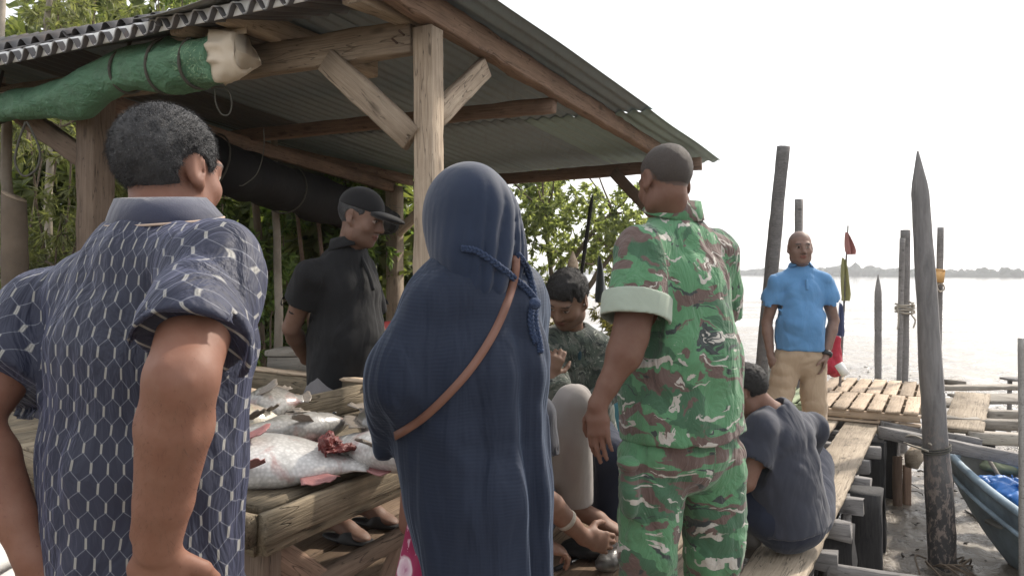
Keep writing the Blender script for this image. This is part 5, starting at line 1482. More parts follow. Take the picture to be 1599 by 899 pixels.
def tarps():
    ce = [(-60, 182, 4.55, 21), (15, 166, 4.20, 20), (62, 162, 4.03, 25), (130, 147, 3.86, 32), (200, 112, 3.68, 29), (262, 104, 3.58, 38), (312, 97, 3.50, 36), (350, 90, 3.43, 39)]
    pts = spline([P(x, y, d) for x, y, d, r in ce], 20); rad = spline([(r*d/1200, 0, 0) for x, y, d, r in ce], 20)[:, 0]
    n = 56; V, F = tube_geo(pts, rad, n); m = len(pts); u = np.repeat(np.linspace(0, 1.5, m), n)
    ax = np.repeat(pts, n, 0); ang = np.tile(np.arange(n)/n*2*np.pi, m)
    k = 1+.12*vnoise(np.c_[V*5], 3)+.10*(1-2*np.abs(vnoise(np.c_[V*np.array([6, 6, 14])], 13))**.7)+.05*np.sin(ang*3+u*9)+.05*vnoise(np.c_[u*2.5, np.cos(ang)*2, np.sin(ang)*2], 6)
    V = ax+(V-ax)*(k+folds(.06, 8, 77, (1, 1, 1.5))(V.astype(f32)))[:, None]
    t = thing('rolled_tarpaulin', 'rolled green tarpaulin with pale backing tied under the front eave', 'tarpaulin', pts[-1])
    obj('roll', V, F, M['green_tarp'], t, attrs={'patt': np.c_[u, ang*.16, ang*0]})
    # pale unrolled backing: flared mouth at the end and a loose strip along the top
    e0, e1 = pts[-1], P(388, 84, 3.38); d = nrm(e1-e0)
    c = np.concatenate([spline([e0-d*.01, e0+d*.05, e0+d*.10, e0+d*.13], 5), [e0+d*.12, e0+d*.06]]); rr = np.r_[np.interp(np.linspace(0, 1, len(c)-2), [0, .25, .6, .85, 1], [.108, .106, .100, .090, .080]), .06, .03]
    V, F = tube_geo(c, rr, 48); a2 = np.repeat(c, 48, 0); an = np.tile(np.arange(48)/48*2*np.pi, len(c)); V = a2+(V-a2)*(1+.10*np.sin(an*3+1)+.40*vnoise(V*11, 5)*np.repeat(np.linspace(0,1,len(c)),48)+folds(.16, 13, 6)(V.astype(f32)))[:, None]
    obj('roll_mouth', V, F, M['beige_tarp'], t)
    top = [(-20, 152, 4.28), (40, 145, 4.08), (62, 138, 3.98), (100, 128, 3.88), (150, 100, 3.72), (195, 83, 3.62), (255, 66, 3.52), (300, 62, 3.45), (345, 52, 3.40), (385, 42, 3.36)]
    lo = spline([P(x, y+(13 if x < 190 else 9), d) for x, y, d in top], 5); hi = spline([P(x, y-6, d+.02) for x, y, d in top], 5); L = len(lo)
    V = np.concatenate([lo, hi, lo+(0, .012, 0), hi+(0, .012, 0)]); V[:, 2] += .006*vnoise(V*14, 2)
    F = [(i, i+1, L+i+1, L+i) for i in range(L-1)]+[(2*L+i, 3*L+i, 3*L+i+1, 2*L+i+1) for i in range(L-1)]+[(i, 2*L+i, 2*L+i+1, i+1) for i in range(L-1)]+[(L+i, L+i+1, 3*L+i+1, 3*L+i) for i in range(L-1)]
    obj('backing_strip', V, F, M['beige_tarp'], t)
    for px, ii in ((20, .10), (203, .575), (266, .72), (314, .86)):
        i = int(ii*(m-1)); c = pts[i]; T = nrm(pts[min(i+1, m-1)]-pts[i-1]); s = nrm(np.cross(T, (0, 0, 1))); b = np.cross(s, T)
        rg = [c+(s*math.cos(q)+b*math.sin(q))*(rad[i]*1.10)+T*.02*math.sin(q) for q in np.linspace(0, 2*np.pi, 22)]
        rope('tie_cord', [rg[5]+(0, .03, .12)]+rg[5:]+rg[:6]+[rg[5]+(0.01, .04, .14)], .0075, M['rope'], t, 6, 2)
    # hanging cord loops
    rope_thing = tag(rope('cord_loop', [P(40, 190, 4.0), P(28, 225, 4.0), P(24, 255, 4.0), P(38, 275, 4.0), P(58, 262, 4.0), P(62, 235, 4.0), P(50, 205, 4.0), P(42, 190, 4.0)], .006, M['rope']), 'loop of dark cord hanging from the brace near the cut stump', 'cord')
    tag(rope('cord_loop', [P(336, 140, 3.5), P(337, 160, 3.5), P(346, 178, 3.5), P(358, 178, 3.5), P(362, 160, 3.5), P(355, 140, 3.5), P(340, 136, 3.5), P(330, 138, 3.5)], .0032, M['rope']), 'small pale cord loop under the mouth of the green roll', 'cord')
    tag(rope('cord_loop', [P(412, 200, 4.4), P(412, 235, 4.4), P(402, 270, 4.4), P(382, 288, 4.4), P(374, 290, 4.4)], .003, M['rope']), 'thin cord dangling in front of the black rolled sheet', 'cord')
    ce = [(185, 205, 4.75, 46), (262, 228, 4.9, 44), (350, 262, 5.2, 42), (425, 288, 5.9, 36), (500, 312, 6.6, 34), (560, 330, 7.2, 29), (606, 346, 7.7, 21)]
    pts = spline([P(x, y, d) for x, y, d, r in ce], 8); rad = spline([(r*d/1200, 0, 0) for x, y, d, r in ce], 8)[:, 0]
    V, F = tube_geo(pts, rad, 24); ax = np.repeat(pts, 24, 0); V = ax+(V-ax)*(1+.16*vnoise(V*6, 8)+.07*vnoise(V*17, 9))[:, None]
    t2 = thing('rolled_sheet', 'black plastic sheet rolled up and sagging under the left roof beam', 'sheet', pts[2])
    obj('roll', V, F, M['black_plastic'], t2)
    q = np.random.RandomState(8); A = pts[-1]; n = 900
    d = nrm(pts[-1]-pts[-4]); C = A-d*.12+q.randn(n, 3)*.055; V, F = leaves_geo(C, d*.8+q.randn(n, 3)*.6+(0, 0, -.6), .10, .006, q); obj('frayed_end', V, F, M['flag_grey'], t2, False)
    c2 = [pts[20], pts[34]]
    for i in (14, 26, 38):
        c = pts[i]; T = nrm(pts[i+1]-pts[i-1]); s = nrm(np.cross(T, (0, 0, 1))); b = np.cross(s, T)
        rope('tie_cord', [c+(s*math.cos(q)+b*math.sin(q))*rad[i]*1.1 for q in np.linspace(0, 2*np.pi, 16)], .006, M['rope'], t2, 6, 2)

# ------------------------------------------------------------------ fish table and what stands round it
TA = np.array([-.61, 1.86]); E1v = nrm((.433, .901)); E2v = nrm((-.83, .558))
def tp(a, b, z): q = TA+E1v*a+E2v*b; return np.array([q[0], q[1], z])
def table():
    t = thing('fish_table', 'rough timber table with fish lying on it', 'table', tp(.5, .8, 0)); W = M['wood_table']
    q = np.random.RandomState(2); a = .0
    ws = [.20, .22, .19, .21, .20, .18]
    b = .02
    while b < 1.7:
        w = .19+.05*q.rand(); beam('tabletop_plank', tp(.02, b+w/2, .735+q.uniform(-.002, .002)), tp(1.22, b+w/2, .735), w-.008, .03, W, t, jit=.002); b += w
    beam('apron', tp(-.012, -.02, .712), tp(1.22, -.02, .712), .035, .075, W, t, jit=.002); beam('apron', tp(-.03, .0, .712), tp(-.03, 1.72, .712), .035, .075, W, t, jit=.002)
    beam('apron', tp(0.02, .02, .653), tp(1.2, .02, .653), .045, .042, W, t); beam('apron', tp(.03, .03, .65), tp(.03, 1.7, .65), .045, .045, W, t)
    for a, b, z0 in ((.10, .10, 0), (.10, 1.55, 0), (1.1, .10, .18), (1.1, 1.55, .18)): beam('leg', tp(a, b, z0), tp(a, b, .635), .07, .07, M['wood_dark'], t, up=(*E1v, 0))
    beam('brace', tp(.13, .14, .60), tp(.62, .14, .19), .04, .09, M['wood_red'], t, jit=.002); beam('brace', tp(1.0, .14, .60), tp(.66, .14, .22), .04, .09, M['wood_red'], t)
    beam('stretcher', tp(.1, .14, .42), tp(1.1, .14, .42), .04, .06, M['wood_dark'], t)
    # fish crate at the back of the table
    c = thing('fish_crate', 'open pale plank crate at the back of the fish table', 'crate', tp(.95, .9, .75)); Wp = M['wood_table']
    for a0, b0, a1, b1 in ((.72, .62, .72, 1.5), (1.18, .62, 1.18, 1.5)):
        beam('side_board', tp(a0, b0, .806), tp(a1, b1, .806), .02, .105, Wp, c)
    for b0 in (.63, 1.49): beam('end_board', tp(.735, b0, .806), tp(1.165, b0, .806), .02, .105, Wp, c)
    beam('base_board', tp(.735, 1.06, .757), tp(1.165, 1.06, .757), .82, .012, Wp, c)
    beam('rim', tp(.715, .6, .866), tp(.715, 1.52, .866), .05, .018, M['wood_pallet'], c); beam('rim', tp(1.185, .6, .866), tp(1.185, 1.52, .866), .05, .018, M['wood_pallet'], c)
def fish(label, head, tail, H, Wd, mat, fin, roll=0.0, belly_cam=True, seed=0, group='large fish laid on the table', arch=0.0):
    head = np.array(head, float); tail = np.array(tail, float); L = np.linalg.norm(tail-head); x = nrm(tail-head)
    up = nrm(np.array([0, 0, 1.])-x*x[2]); back = nrm(np.cross(up, x))      # 'back' is the dorsal side, lying flat
    if not belly_cam: back = -back
    c, s = math.cos(roll), math.sin(roll); back, up = back*c+up*s, up*c-back*s
    t = thing('fish', label, 'fish', (head+tail)/2, group)
    T = np.linspace(0, 1, 40); h = np.interp(T, [0, .03, .1, .22, .38, .55, .72, .86, .93, 1], [.05, .22, .5, .82, 1, .95, .68, .34, .26, .30])*H/2
    w = np.interp(T, [0, .04, .14, .3, .5, .75, .9, 1], [.08, .35, .8, 1, .95, .55, .22, .10])*Wd/2
    w = np.where(np.abs(T-.235) < .012, w*.93, w)
    n = 28; V = []; pa = []
    for i, tt in enumerate(T):
        a = np.arange(n)/n*2*np.pi; cx = np.cos(a); sx = np.sin(a)
        ctr = head+x*tt*L+back*arch*math.sin(tt*np.pi)
        V.append(ctr+np.outer(np.sign(cx)*np.abs(cx)**.9*h[i], back)+np.outer(sx*w[i], up)); pa.append(np.c_[np.full(n, tt), cx, sx])
    V = np.concatenate(V); V = V+.0025*vnoise(V*30, seed)[:, None]*up
    F = [(i*n+j, i*n+(j+1) % n, (i+1)*n+(j+1) % n, (i+1)*n+j) for i in range(39) for j in range(n)]+[tuple(range(n-1, -1, -1)), tuple(range(39*n, 40*n))]
    obj('fish_body', V, F, mat, t, attrs={'patt': np.concatenate(pa)})
    def finmesh(name, root, spread, length, m, k=9, thick=.003, curve=.1):
        r0, r1 = [np.array(v, float) for v in root]; d0, d1 = [nrm(v) for v in spread]; nn = nrm(np.cross(d0, r1-r0+1e-4)); V = []
        for j in range(6):
            for i in range(k):
                q = i/(k-1); d = nrm(d0*(1-q)+d1*q); ln = length*(.75+.25*math.sin(q*np.pi))*(1+.05*math.sin(i*2.4))
                V.append(r0*(1-q)+r1*q+d*ln*j/5+nn*(curve*length*(j/5)**2+.004*math.sin(i*2.2)*j/5))
        V = np.array(V); N = len(V); V = np.concatenate([V, V+nn*thick]); F = []
        for j in range(5):
            for i in range(k-1):
                a = j*k+i; F += [(a, a+1, a+k+1, a+k), (N+a, N+a+k, N+a+k+1, N+a+1)]
        for j in range(5): a = j*k; F.append((a, a+k, N+a+k, N+a)); a += k-1; F.append((a, N+a, N+a+k, a+k))
        for i in range(k-1): F.append((i, N+i, N+i+1, i+1)); a = 5*k+i; F.append((a, a+1, N+a+1, N+a))
        return obj(name, V, F, m, t)
    pt = lambda tt, bk, u=0: head+x*tt*L+back*bk*H/2+up*u*Wd/2+back*arch*math.sin(tt*np.pi)
    finmesh('tail_fin', (pt(.985, -.26), pt(.985, .26)), (x*.8-back*.75, x*.8+back*.75), L*.16, fin)
    finmesh('dorsal_fin', (pt(.32, .93), pt(.68, .72)), (back+x*.25, back*.6+x*.8), H*.30, fin, 14)
    finmesh('pelvic_fin', (pt(.30, -.80, .35), pt(.38, -.85, .35)), (-back*.6+x*.5+up*.5, -back*.3+x+up*.5), H*.38, fin)
    finmesh('pectoral_fin', (pt(.26, -.12, .93), pt(.29, .18, .93)), (x*.9-back*.4+up*.25, x*.9+back*.25+up*.3), H*.42, fin)
    finmesh('anal_fin', (pt(.66, -.80), pt(.78, -.5)), (-back+x*.3, -back*.4+x), H*.26, fin)
    V, F = blob(pt(.085, .22, .72), np.array((.011, .011, .007))*L/.7, seed); obj('eye', V, F, M['watch'], t)
    return t
def fishes():
    z = .805
    fish('large pale fish nearest the front edge of the table, white belly towards us', Pz(285, 716, z+.012), Pz(578, 727, z-.015), .235, .125, M['fish_white'], M['fin_pink'], .25, True, 1, arch=.01)
    fish('dark backed scaly fish lying behind the large pale one', Pz(545, 660, .86), Pz(318, 690, .85), .17, .10, M['fish_grey'], M['fin_grey'], -.2, False, 2)
    fish('golden bellied fish at the back, left of the dark tail', Pz(300, 668, .85), Pz(462, 648, .84), .20, .13, M['fish_gold'], M['fin_grey'], .1, True, 3)
    fish('fish with tail raised against the grey trousers', Pz(640, 690, .85), Pz(572, 640, .88), .19, .12, M['fish_grey'], M['fin_grey'], .2, True, 4)
    fish('scaly fish half hidden under the navy sleeve', Pz(690, 712, .83), Pz(510, 688, .82), .19, .12, M['fish_white'], M['fin_grey'], .0, False, 5)
    fish('dark fish in the crate with its tail standing up', Pz(380, 640, .87), Pz(474, 622, .90), .18, .11, M['fish_grey'], M['fin_grey'], .4, True, 6)
    B = Sdf(); c = Pz(512, 690, .86); B.ell(c, (.022, .035, .032), None); B.ell(c+(.03, .02, -.02), (.05, .03, .014), None, .02); B.disp = folds(.013, 60, 3); B.amp = .018
    tag(put_sdf('fish_flesh', B, .004, M['flesh'], None), 'raw red cut piece of fish on the heap', 'fish piece')
def around():
    # red plastic chair
    t = thing('plastic_chair', 'faded red plastic chair at the back of the shelter', 'chair', P(605, 600, 5.3)*np.array([1, 1, 0])+(0, 0, .18)); c = P(607, 600, 5.3); mt = M['red_plastic']
    def cp(x, y, z): return np.array([c[0]+x, c[1]+y, .18+z])
    V, F = sheet_geo(cp(-.20, .2, .66), cp(.20, .2, .66), cp(-.17, .24, .80), cp(.17, .24, .80), 9, 0, ns=12, nt=6, th=.02)
    V[:, 2] += np.where(V[:, 2] > .9, -.8*(V[:, 0]-c[0])**2, 0); V[:, 1] += -1.2*(V[:, 0]-c[0])**2; obj('backrest', V, F, mt, t)
    beam('seat', cp(0, -.22, .42), cp(0, .22, .42), .42, .025, mt, t)
    for x in (-.19, .19):
        beam('leg', cp(x, -.2, 0), cp(x*.95, -.19, .42), .035, .035, mt, t); beam('leg', cp(x, .22, 0), cp(x*.92, .2, .68), .035, .035, mt, t)
    # low plank bench along the back
    t = thing('plank_bench', 'grey plank bench behind the man in the black polo', 'bench', P(520, 600, 4.9)*np.array([1, 1, 0])+(0, 0, .18)); W = M['wood_grey_light']
    a, b = P(428, 548, 5.0), P(690, 522, 4.9); b[2] = a[2]
    beam('seat_plank', a, b, .28, .04, W, t); beam('apron', a+(0, -.12, -.07), b+(0, -.12, -.07), .03, .09, W, t)
    for q in (.08, .5, .92):
        p = lerp(a, b, q); beam('leg', np.array([p[0], p[1]-.08, .18]), p+(0, -.08, -.03), .07, .05, W, t, up=(0, 1, 0)); beam('leg', np.array([p[0], p[1]+.08, .18]), p+(0, .08, -.03), .07, .05, W, t, up=(0, 1, 0))
    # teal covered heap
    B = Sdf(); c = P(398, 600, 4.6)
    B.cone(c+(-.18, .1, .02), c+(.06, 0, .05), .06, .05, .05); B.ell(c+(-.05, 0, -.12), (.30, .2, .16), None, .08); B.disp = folds(.018, 6, 9); B.amp = .025; B.cut(c+(0, 0, -.26), (0, 0, -1))
    th = tag(put_sdf('covered_heap', B, .01, M['teal_tarp'], None), 'heap under a teal tarpaulin behind the fish crate', 'heap')
    t = thing('trestle', 'dark trestle carrying the teal covered heap', 'trestle', np.array([c[0], c[1], .18])); beam('top_plank', c+(-.5, 0, -.28), c+(.35, 0, -.28), .45, .035, M['wood_dark'], t)
    for x in (-.4, .28): 
        for y in (-.15, .15): beam('leg', np.array([c[0]+x, c[1]+y, .18]), c+(x, y, -.3), .05, .05, M['wood_dark'], t)
    # bench under the seated man, drum behind him
    t = thing('low_bench', 'dark boxed bench under the man in the camouflage jacket', 'bench', np.array([.35, 3.62, .18]))
    a, b = P(838, 690, 3.62), P(1010, 690, 3.62); beam('seat_plank', a, b, .34, .035, M['wood_dark'], t); beam('edge_board', a+(0, -.18, -.03), b+(0, -.18, -.03), .02, .05, M['wood_grey_light'], t)
    beam('front_board', a+(0, -.14, -.18), b+(0, -.14, -.18), .02, .24, M['wood_black'], t)
    for x in (0.06, .48): beam('leg', np.array([a[0]+x, 3.5, .18]), np.array([a[0]+x, 3.5, a[2]-.02]), .05, .05, M['wood_dark'], t)
    c = P(948, 600, 3.95); t = thing('plastic_drum', 'dark teal plastic drum behind the seated man', 'drum', np.array([c[0], c[1], .18]))
    prof = [(.19, .18), (.205, .22), (.205, .40), (.212, .42), (.205, .44), (.205, .66), (.212, .68), (.205, .70), (.20, .88), (.17, .91), (.02, .915)]
    V = []; n = 28
    for r, zz in prof: V += [(c[0]+r*math.cos(q), c[1]+r*math.sin(q), zz) for q in np.arange(n)/n*2*np.pi]
    F = [(i*n+j, i*n+(j+1) % n, (i+1)*n+(j+1) % n, (i+1)*n+j) for i in range(len(prof)-1) for j in range(n)]+[tuple(range(n-1, -1, -1)), tuple(range((len(prof)-1)*n, len(prof)*n))]
    obj('drum_shell', V, F, M['teal_tarp'], t)
    V, F = blob((c[0]+.1, c[1], .925), (.025, .025, .012), 3); obj('bung', V, F, M['black_plastic'], t)
    # knife on the floor by the crouching person
    k0, k1 = P(868, 895, 2.95), P(920, 852, 3.12); k0[2] = k1[2] = .192; d = nrm(k1-k0); s = np.cross(d, (0, 0, 1)); m0 = lerp(k0, k1, .42)
    t = thing('knife', 'knife lying on the floor boards by the bare foot', 'knife', m0)
    beam('handle', k0, m0, .022, .016, M['black_rubber'], t); obj('blade', [m0-s*.014, m0+s*.014, k1+s*.002, m0-s*.014+(0, 0, .003), m0+s*.014+(0, 0, .003), k1+s*.002+(0, 0, .002)], [(0, 2, 1), (3, 4, 5), (0, 1, 4, 3), (1, 2, 5, 4), (2, 0, 3, 5)], M['steel'], t, False)
    B = Sdf(); c = P(958, 862, 2.96); c[2] = .225; B.ell(c, (.10, .045, .04), [nrm((.7, .7, 0)), nrm((-.7, .7, 0)), (0, 0, 1)]); B.cone(c+(.05, .05, 0), c+(.15, .14, .0), .03, .012, .03); B.disp = folds(.004, 20, 3)
    tag(put_sdf('gutted_fish', B, .005, M['fish_dark'], None), 'dark fish on the floor under the gripping hand', 'fish')
    B = Sdf(); c = P(925, 812, 3.12); c[2] = .215; B.ell(c, (.13, .10, .034), None, .01); B.cut((0, 0, .18), (0, 0, -1)); B.cut((0, 0, .24), (0, 0, 1)); tag(put_sdf('foot_block', B, .006, M['wood_black'], None), 'dark wooden block under the bare foot', 'block')
    # foam box at the lower left corner
    b = thing('foam_box', 'white foam box at the lower left corner by the man with hands on hips', 'box', P(-40, 905, 1.5)); c = P(-48, 925, 1.42); m = MB(); m.box(c, (.16, .30, .10)); m.obj('box_body', M['foam'], b); m = MB(); m.box(c+(0, 0, .062), (.17, .31, .022)); m.obj('lid', M['foam'], b)
    # cut stump
    c0, c1 = P(28, 620, 4.15), P(22, 308, 4.15); c0[2] = -.3
    V, F = pole_geo(c0, c1, .082, .066, 18, .16, seed=2); sl = V[:, 2] > c1[2]-.05; V[:, 2] -= np.where(sl, (V[:, 0]-c1[0])*.5, 0)
    t = thing('tree_stump', 'tall sawn brown trunk stump at the edge of the bamboo', 'stump', c0); obj('trunk', V, F, M['bark'], t)
    top = V[-18:]; obj('sawn_top', np.concatenate([top*1.0+(0, 0, .002), top+(0, 0, .006)]), [tuple(range(17, -1, -1)), tuple(range(18, 36))]+[(i, (i+1) % 18, 18+(i+1) % 18, 18+i) for i in range(18)], M['wood_pallet'], t, False)
M['wood_pale_grey'] = wood_mat('pale grey post', (.40, .385, .36), (.58, .56, .53), stain=.3)
M['wood_grey_light'] = wood_mat('greyed bench timber', (.27, .24, .205), (.42, .385, .335), stain=.5)
M['fish_dark'] = plain_mat('dark fish skin', (.09, .085, .08), .3, bscale=60, bump=.4)

# ------------------------------------------------------------------ jetty
JE = np.array([1.33, 3.43]); JD = nrm((.494, .87)); JL = np.array([-JD[1], JD[0]])
def jp(s, l, z): q = JE+JD*s+JL*l; return np.array([q[0], q[1], z])
def jetty():
    t = thing('wooden_jetty', 'weathered plank jetty on dark piles running out over the mud', 'jetty', (*JE, 0)); W = M['wood_deck']; q = np.random.RandomState(9)
    l = 0.0; i = 0
    while l < 4.6:
        w = .265+.03*q.rand(); cuts = [-5.2, -2.6+q.uniform(-.5, .5), q.uniform(-.3, .3)*0-.9 if i > 1 else -1.2, 3.95] if i > 1 else [-5.2, -1.9+.3*i, 3.92+.05*i]
        if i > 6: cuts = cuts[:-1]+[1.2]
        for a, b in zip(cuts[:-1], cuts[1:]): beam('plank', jp(a+.004, l+w/2, -.017+q.uniform(-.003, .003)), jp(b-.004, l+w/2, -.017+q.uniform(-.003, .003)), w-.006 if i else w, .034, W, t, jit=.0025, warp=.003)
        l += w+(.055 if i == 0 else .012); i += 1
    for s in np.arange(-4.8, 5.6, .52):
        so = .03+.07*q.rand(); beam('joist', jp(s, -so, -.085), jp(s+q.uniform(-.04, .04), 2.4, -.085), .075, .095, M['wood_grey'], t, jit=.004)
    for l in (.12, 1.3, 2.3): beam('stringer', jp(-5, l, -.19), jp(5.4, l, -.19), .09, .11, M['wood_black'], t)
    for s in (-3.5, -1.2, 1.05, 3.5, 5.2):
        for l in (.02, 2.2): p = jp(s, l, 0); beam('pile', p+(0, 0, -1.15), p+(0, 0, -.10), .2, .2, M['wood_black'], t, up=(*JD, 0), jit=.006)
    p = jp(1.70, -.06, 0); beam('pile', p+(0, 0, -1.15), p+(0, 0, -.05), .23, .20, M['wood_black'], t, up=(*JD, 0), jit=.006)
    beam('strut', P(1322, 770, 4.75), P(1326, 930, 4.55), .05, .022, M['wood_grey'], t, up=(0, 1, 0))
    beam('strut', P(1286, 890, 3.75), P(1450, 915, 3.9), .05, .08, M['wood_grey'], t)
    # pallets at the far end
    def pallet(label, s0, l0, ls, ws, n, mt, z0=0.0, h=.12, grp='pallets on the jetty'):
        p = thing('wooden_pallet', label, 'pallet', jp(s0, l0, z0), grp); w = ws/n
        for i in range(n):
            ww = w*(.74+.12*q.rand()); l = l0+(i+.5)*w; beam('slat', jp(s0+q.uniform(-.01, .01), l, z0+h-.01), jp(s0+ls, l, z0+h-.01), ww, .02, mt, p, jit=.0015, cham=.003)
        for s in (s0+.04, s0+ls/2, s0+ls-.04):
            beam('bearer', jp(s, l0-.0, z0+h-.055), jp(s, l0+ws, z0+h-.055), .05, .066, mt, p)
            beam('base_board', jp(s, l0, z0+.011), jp(s, l0+ws, z0+.011), .09, .018, mt, p)
    pallet('pale slatted pallet at the near side of the jetty end', 3.80, -.33, 1.02, .86, 6, M['wood_pallet'])
    pallet('pale slatted pallet behind the near one at the jetty end', 4.84, -.40, 1.15, 1.05, 7, M['wood_pallet'], h=.115)
    pallet('green washed pallet behind the legs of the man in blue', 3.86, .55, 1.02, .72, 5, M['wood_green'])
    # cross beam lashed to the big post, boardwalk to the right
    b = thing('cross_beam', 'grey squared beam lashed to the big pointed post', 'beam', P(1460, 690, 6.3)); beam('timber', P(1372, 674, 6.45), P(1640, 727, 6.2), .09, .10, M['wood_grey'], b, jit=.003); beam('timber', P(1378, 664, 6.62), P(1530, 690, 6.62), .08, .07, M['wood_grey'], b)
    w = thing('boardwalk', 'broken grey boardwalk to the right of the big pointed post', 'boardwalk', (5.0, 7.5, 0))
    G = M['wood_grey_light']
    for px0, y0, d0, px1, y1, d1, ww, hh in ((1462, 605, 9.1, 1760, 603, 9.0, .16, .05), (1500, 622, 8.6, 1760, 622, 8.5, .55, .035), (1462, 628, 8.2, 1530, 630, 8.1, .5, .035), (1452, 648, 7.6, 1520, 650, 7.5, .45, .035),
                                             (1535, 648, 7.75, 1760, 652, 7.65, .12, .10), (1530, 662, 7.3, 1760, 666, 7.2, .14, .09), (1515, 682, 6.95, 1760, 694, 6.9, .12, .10), (1475, 596, 9.5, 1505, 598, 9.5, .12, .06)):
        beam('board', P(px0, y0, d0), P(px1, y1, d1), ww, hh, G, w, jit=.003)
    for px, y in ((1545, 640), (1640, 640), (1480, 650)): beam('support', P(px, y+8, 7.9), P(px, y+8, 7.9)*(1, 1, 0)+(0, 0, -1.1), .09, .09, M['wood_black'], w, up=(0, 1, 0))
    tag(beam('loose_plank', P(1504, 682, 7.0)+(0, 0, .05), P(1520, 624, 8.35)+(0, 0, .06), .33, .04, M['wood_deck'], None, jit=.003), 'short wide loose plank lying across the boardwalk rails', 'plank')
    st = thing('small_stool', 'small dark stool on the mud at the right edge', 'stool', P(1590, 606, 11)); beam('seat', P(1572, 592, 11), P(1625, 592, 11), .3, .03, M['wood_grey'], st)
    for px in (1578, 1618): beam('leg', P(px, 594, 11), P(px-2, 594, 11)*(1, 1, 0)+(0, 0, -1.02), .05, .05, M['wood_grey'], st, up=(0, 1, 0))
    for px, y, wd, d, lb in ((1402, 712, 12, 7.6, 'taller brown stake in the mud under the cross beam'), (1417, 726, 11, 7.7, 'shorter brown stake in the mud under the cross beam')):
        p = P(px, y, d); tag(beam('mud_stake', p*(1, 1, 0)+(0, 0, -1.2), p, wd*d/1200, .05, M['wood_red'], None, up=(0, 1, 0)), lb, 'stake', 'short stakes in the mud')
    tag(beam('timber_block', P(1424, 720, 6.5), P(1448, 688, 6.9), .10, .12, M['wood_deck'], None), 'short block of timber wedged beside the big pointed post', 'block')
def posts():
    grp = 'mooring posts in the mud'
    def mp(label, x0, y0, x1, y1, d, r0, r1, mt, tip=0, n=12, seed=0, name='mooring_post'):
        """photo line from low (x0,y0) to top (x1,y1), carried down into the mud"""
        a, b = P(x0, y0, d), P(x1, y1, d); a = b+(a-b)*((b[2]+1.15)/(b[2]-a[2]))
        V, F = pole_geo(a, b, r0, r1, n, .07, tip, seed); return tag(obj(name, V, F, mt), label, 'post', grp)
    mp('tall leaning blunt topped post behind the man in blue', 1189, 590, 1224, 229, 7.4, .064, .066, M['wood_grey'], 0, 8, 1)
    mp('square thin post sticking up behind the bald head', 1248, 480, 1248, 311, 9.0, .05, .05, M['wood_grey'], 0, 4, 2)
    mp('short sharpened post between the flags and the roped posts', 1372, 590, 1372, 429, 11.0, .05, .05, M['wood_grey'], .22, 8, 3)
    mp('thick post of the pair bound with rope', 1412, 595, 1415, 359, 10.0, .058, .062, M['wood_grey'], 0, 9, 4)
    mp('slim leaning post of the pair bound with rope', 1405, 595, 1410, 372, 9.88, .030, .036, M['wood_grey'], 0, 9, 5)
    mp('big tall sharpened post standing in the mud in front', 1474, 885, 1434, 236, 6.05, .108, .063, M['pile'], .30, 10, 6)
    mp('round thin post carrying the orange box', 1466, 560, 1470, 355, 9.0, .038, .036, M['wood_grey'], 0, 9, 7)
    mp('thin grey post at the right edge in front of the boat', 1598, 899, 1596, 528, 5.3, .024, .022, M['wood_pale_grey'], 0, 8, 8)
    mp('dark pointed stick standing by the mangrove', 901, 480, 926, 302, 7.2, .016, .018, M['wood_black'], .1, 8, 9, 'thin_post')
    mp('pale flat stake with pointed top behind the seated man', 897, 480, 895, 392, 5.6, .042, .042, M['wood_pallet'], .045, 6, 10, 'pale_stake')
    # rope round the pair, lashing on the big post
    c = P(1412, 482, 9.95); pts = []
    for k in range(34): q = k*.8; pts.append(c+np.array([.115*math.cos(q), .10*math.sin(q)-.03, .075-k*.0042+.008*math.sin(k*2.1)]))
    t = thing('rope_lashing', 'pale rope wound round the pair of posts with loose ends hanging', 'rope', c)
    rope('coil', pts, .012, M['rope_pale'], t, 6, 3)
    rope('loose_end', [P(1420, 470, 9.8), P(1428, 478, 9.8), P(1424, 490, 9.8), P(1430, 500, 9.8), P(1427, 512, 9.8)], .010, M['rope_pale'], t, 6); rope('loose_end', [P(1402, 476, 9.8), P(1404, 500, 9.8), P(1402, 514, 9.8)], .008, M['rope_pale'], t, 6)
    c = P(1463, 700, 6.05); pts = []
    for k in range(30): q = k*.7; pts.append(c+np.array([.10*math.cos(q), .10*math.sin(q), .03-k*.002+.025*math.cos(q)]))
    t = thing('rope_lashing', 'dark cord tying the cross beam to the big pointed post', 'rope', c); rope('coil', pts, .006, M['rope'], t, 6, 3); rope('loose_end', [P(1455, 694, 5.95), P(1435, 682, 6.3), P(1418, 680, 6.36), P(1412, 690, 6.38), P(1450, 704, 5.95)], .008, M['rope_pale'], t, 6)
    q = np.random.RandomState(6); c = P(1472, 888, 6.0); m = MB()
    for k in range(14):
        a = q.rand()*6; m.tube(spline([c+np.array([.12*math.cos(a), .1*math.sin(a), .02+.05*q.rand()]), c+np.array([.2*math.cos(a+.6), .18*math.sin(a+.6), .05+.06*q.rand()]), c+np.array([.26*math.cos(a+1.2), .25*math.sin(a+1.2), -.01])], 4), .007, 5)
    tag(m.obj('root_tangle', M['bark'], None, True), 'tangle of roots and cord round the foot of the big post', 'roots')
    t = thing('hanging_box', 'faded orange box tied to the round thin post', 'box', P(1462, 430, 8.92)); m = MB(); m.box(P(1461, 431, 8.9), (.155, .12, .135), Matrix.Rotation(.12, 3, 'Y')); m.obj('box_body', M['yellow_box'], t); m = MB(); m.box(P(1461, 421, 8.9), (.165, .13, .02), Matrix.Rotation(.12, 3, 'Y')); m.obj('lid', M['yellow_box'], t)
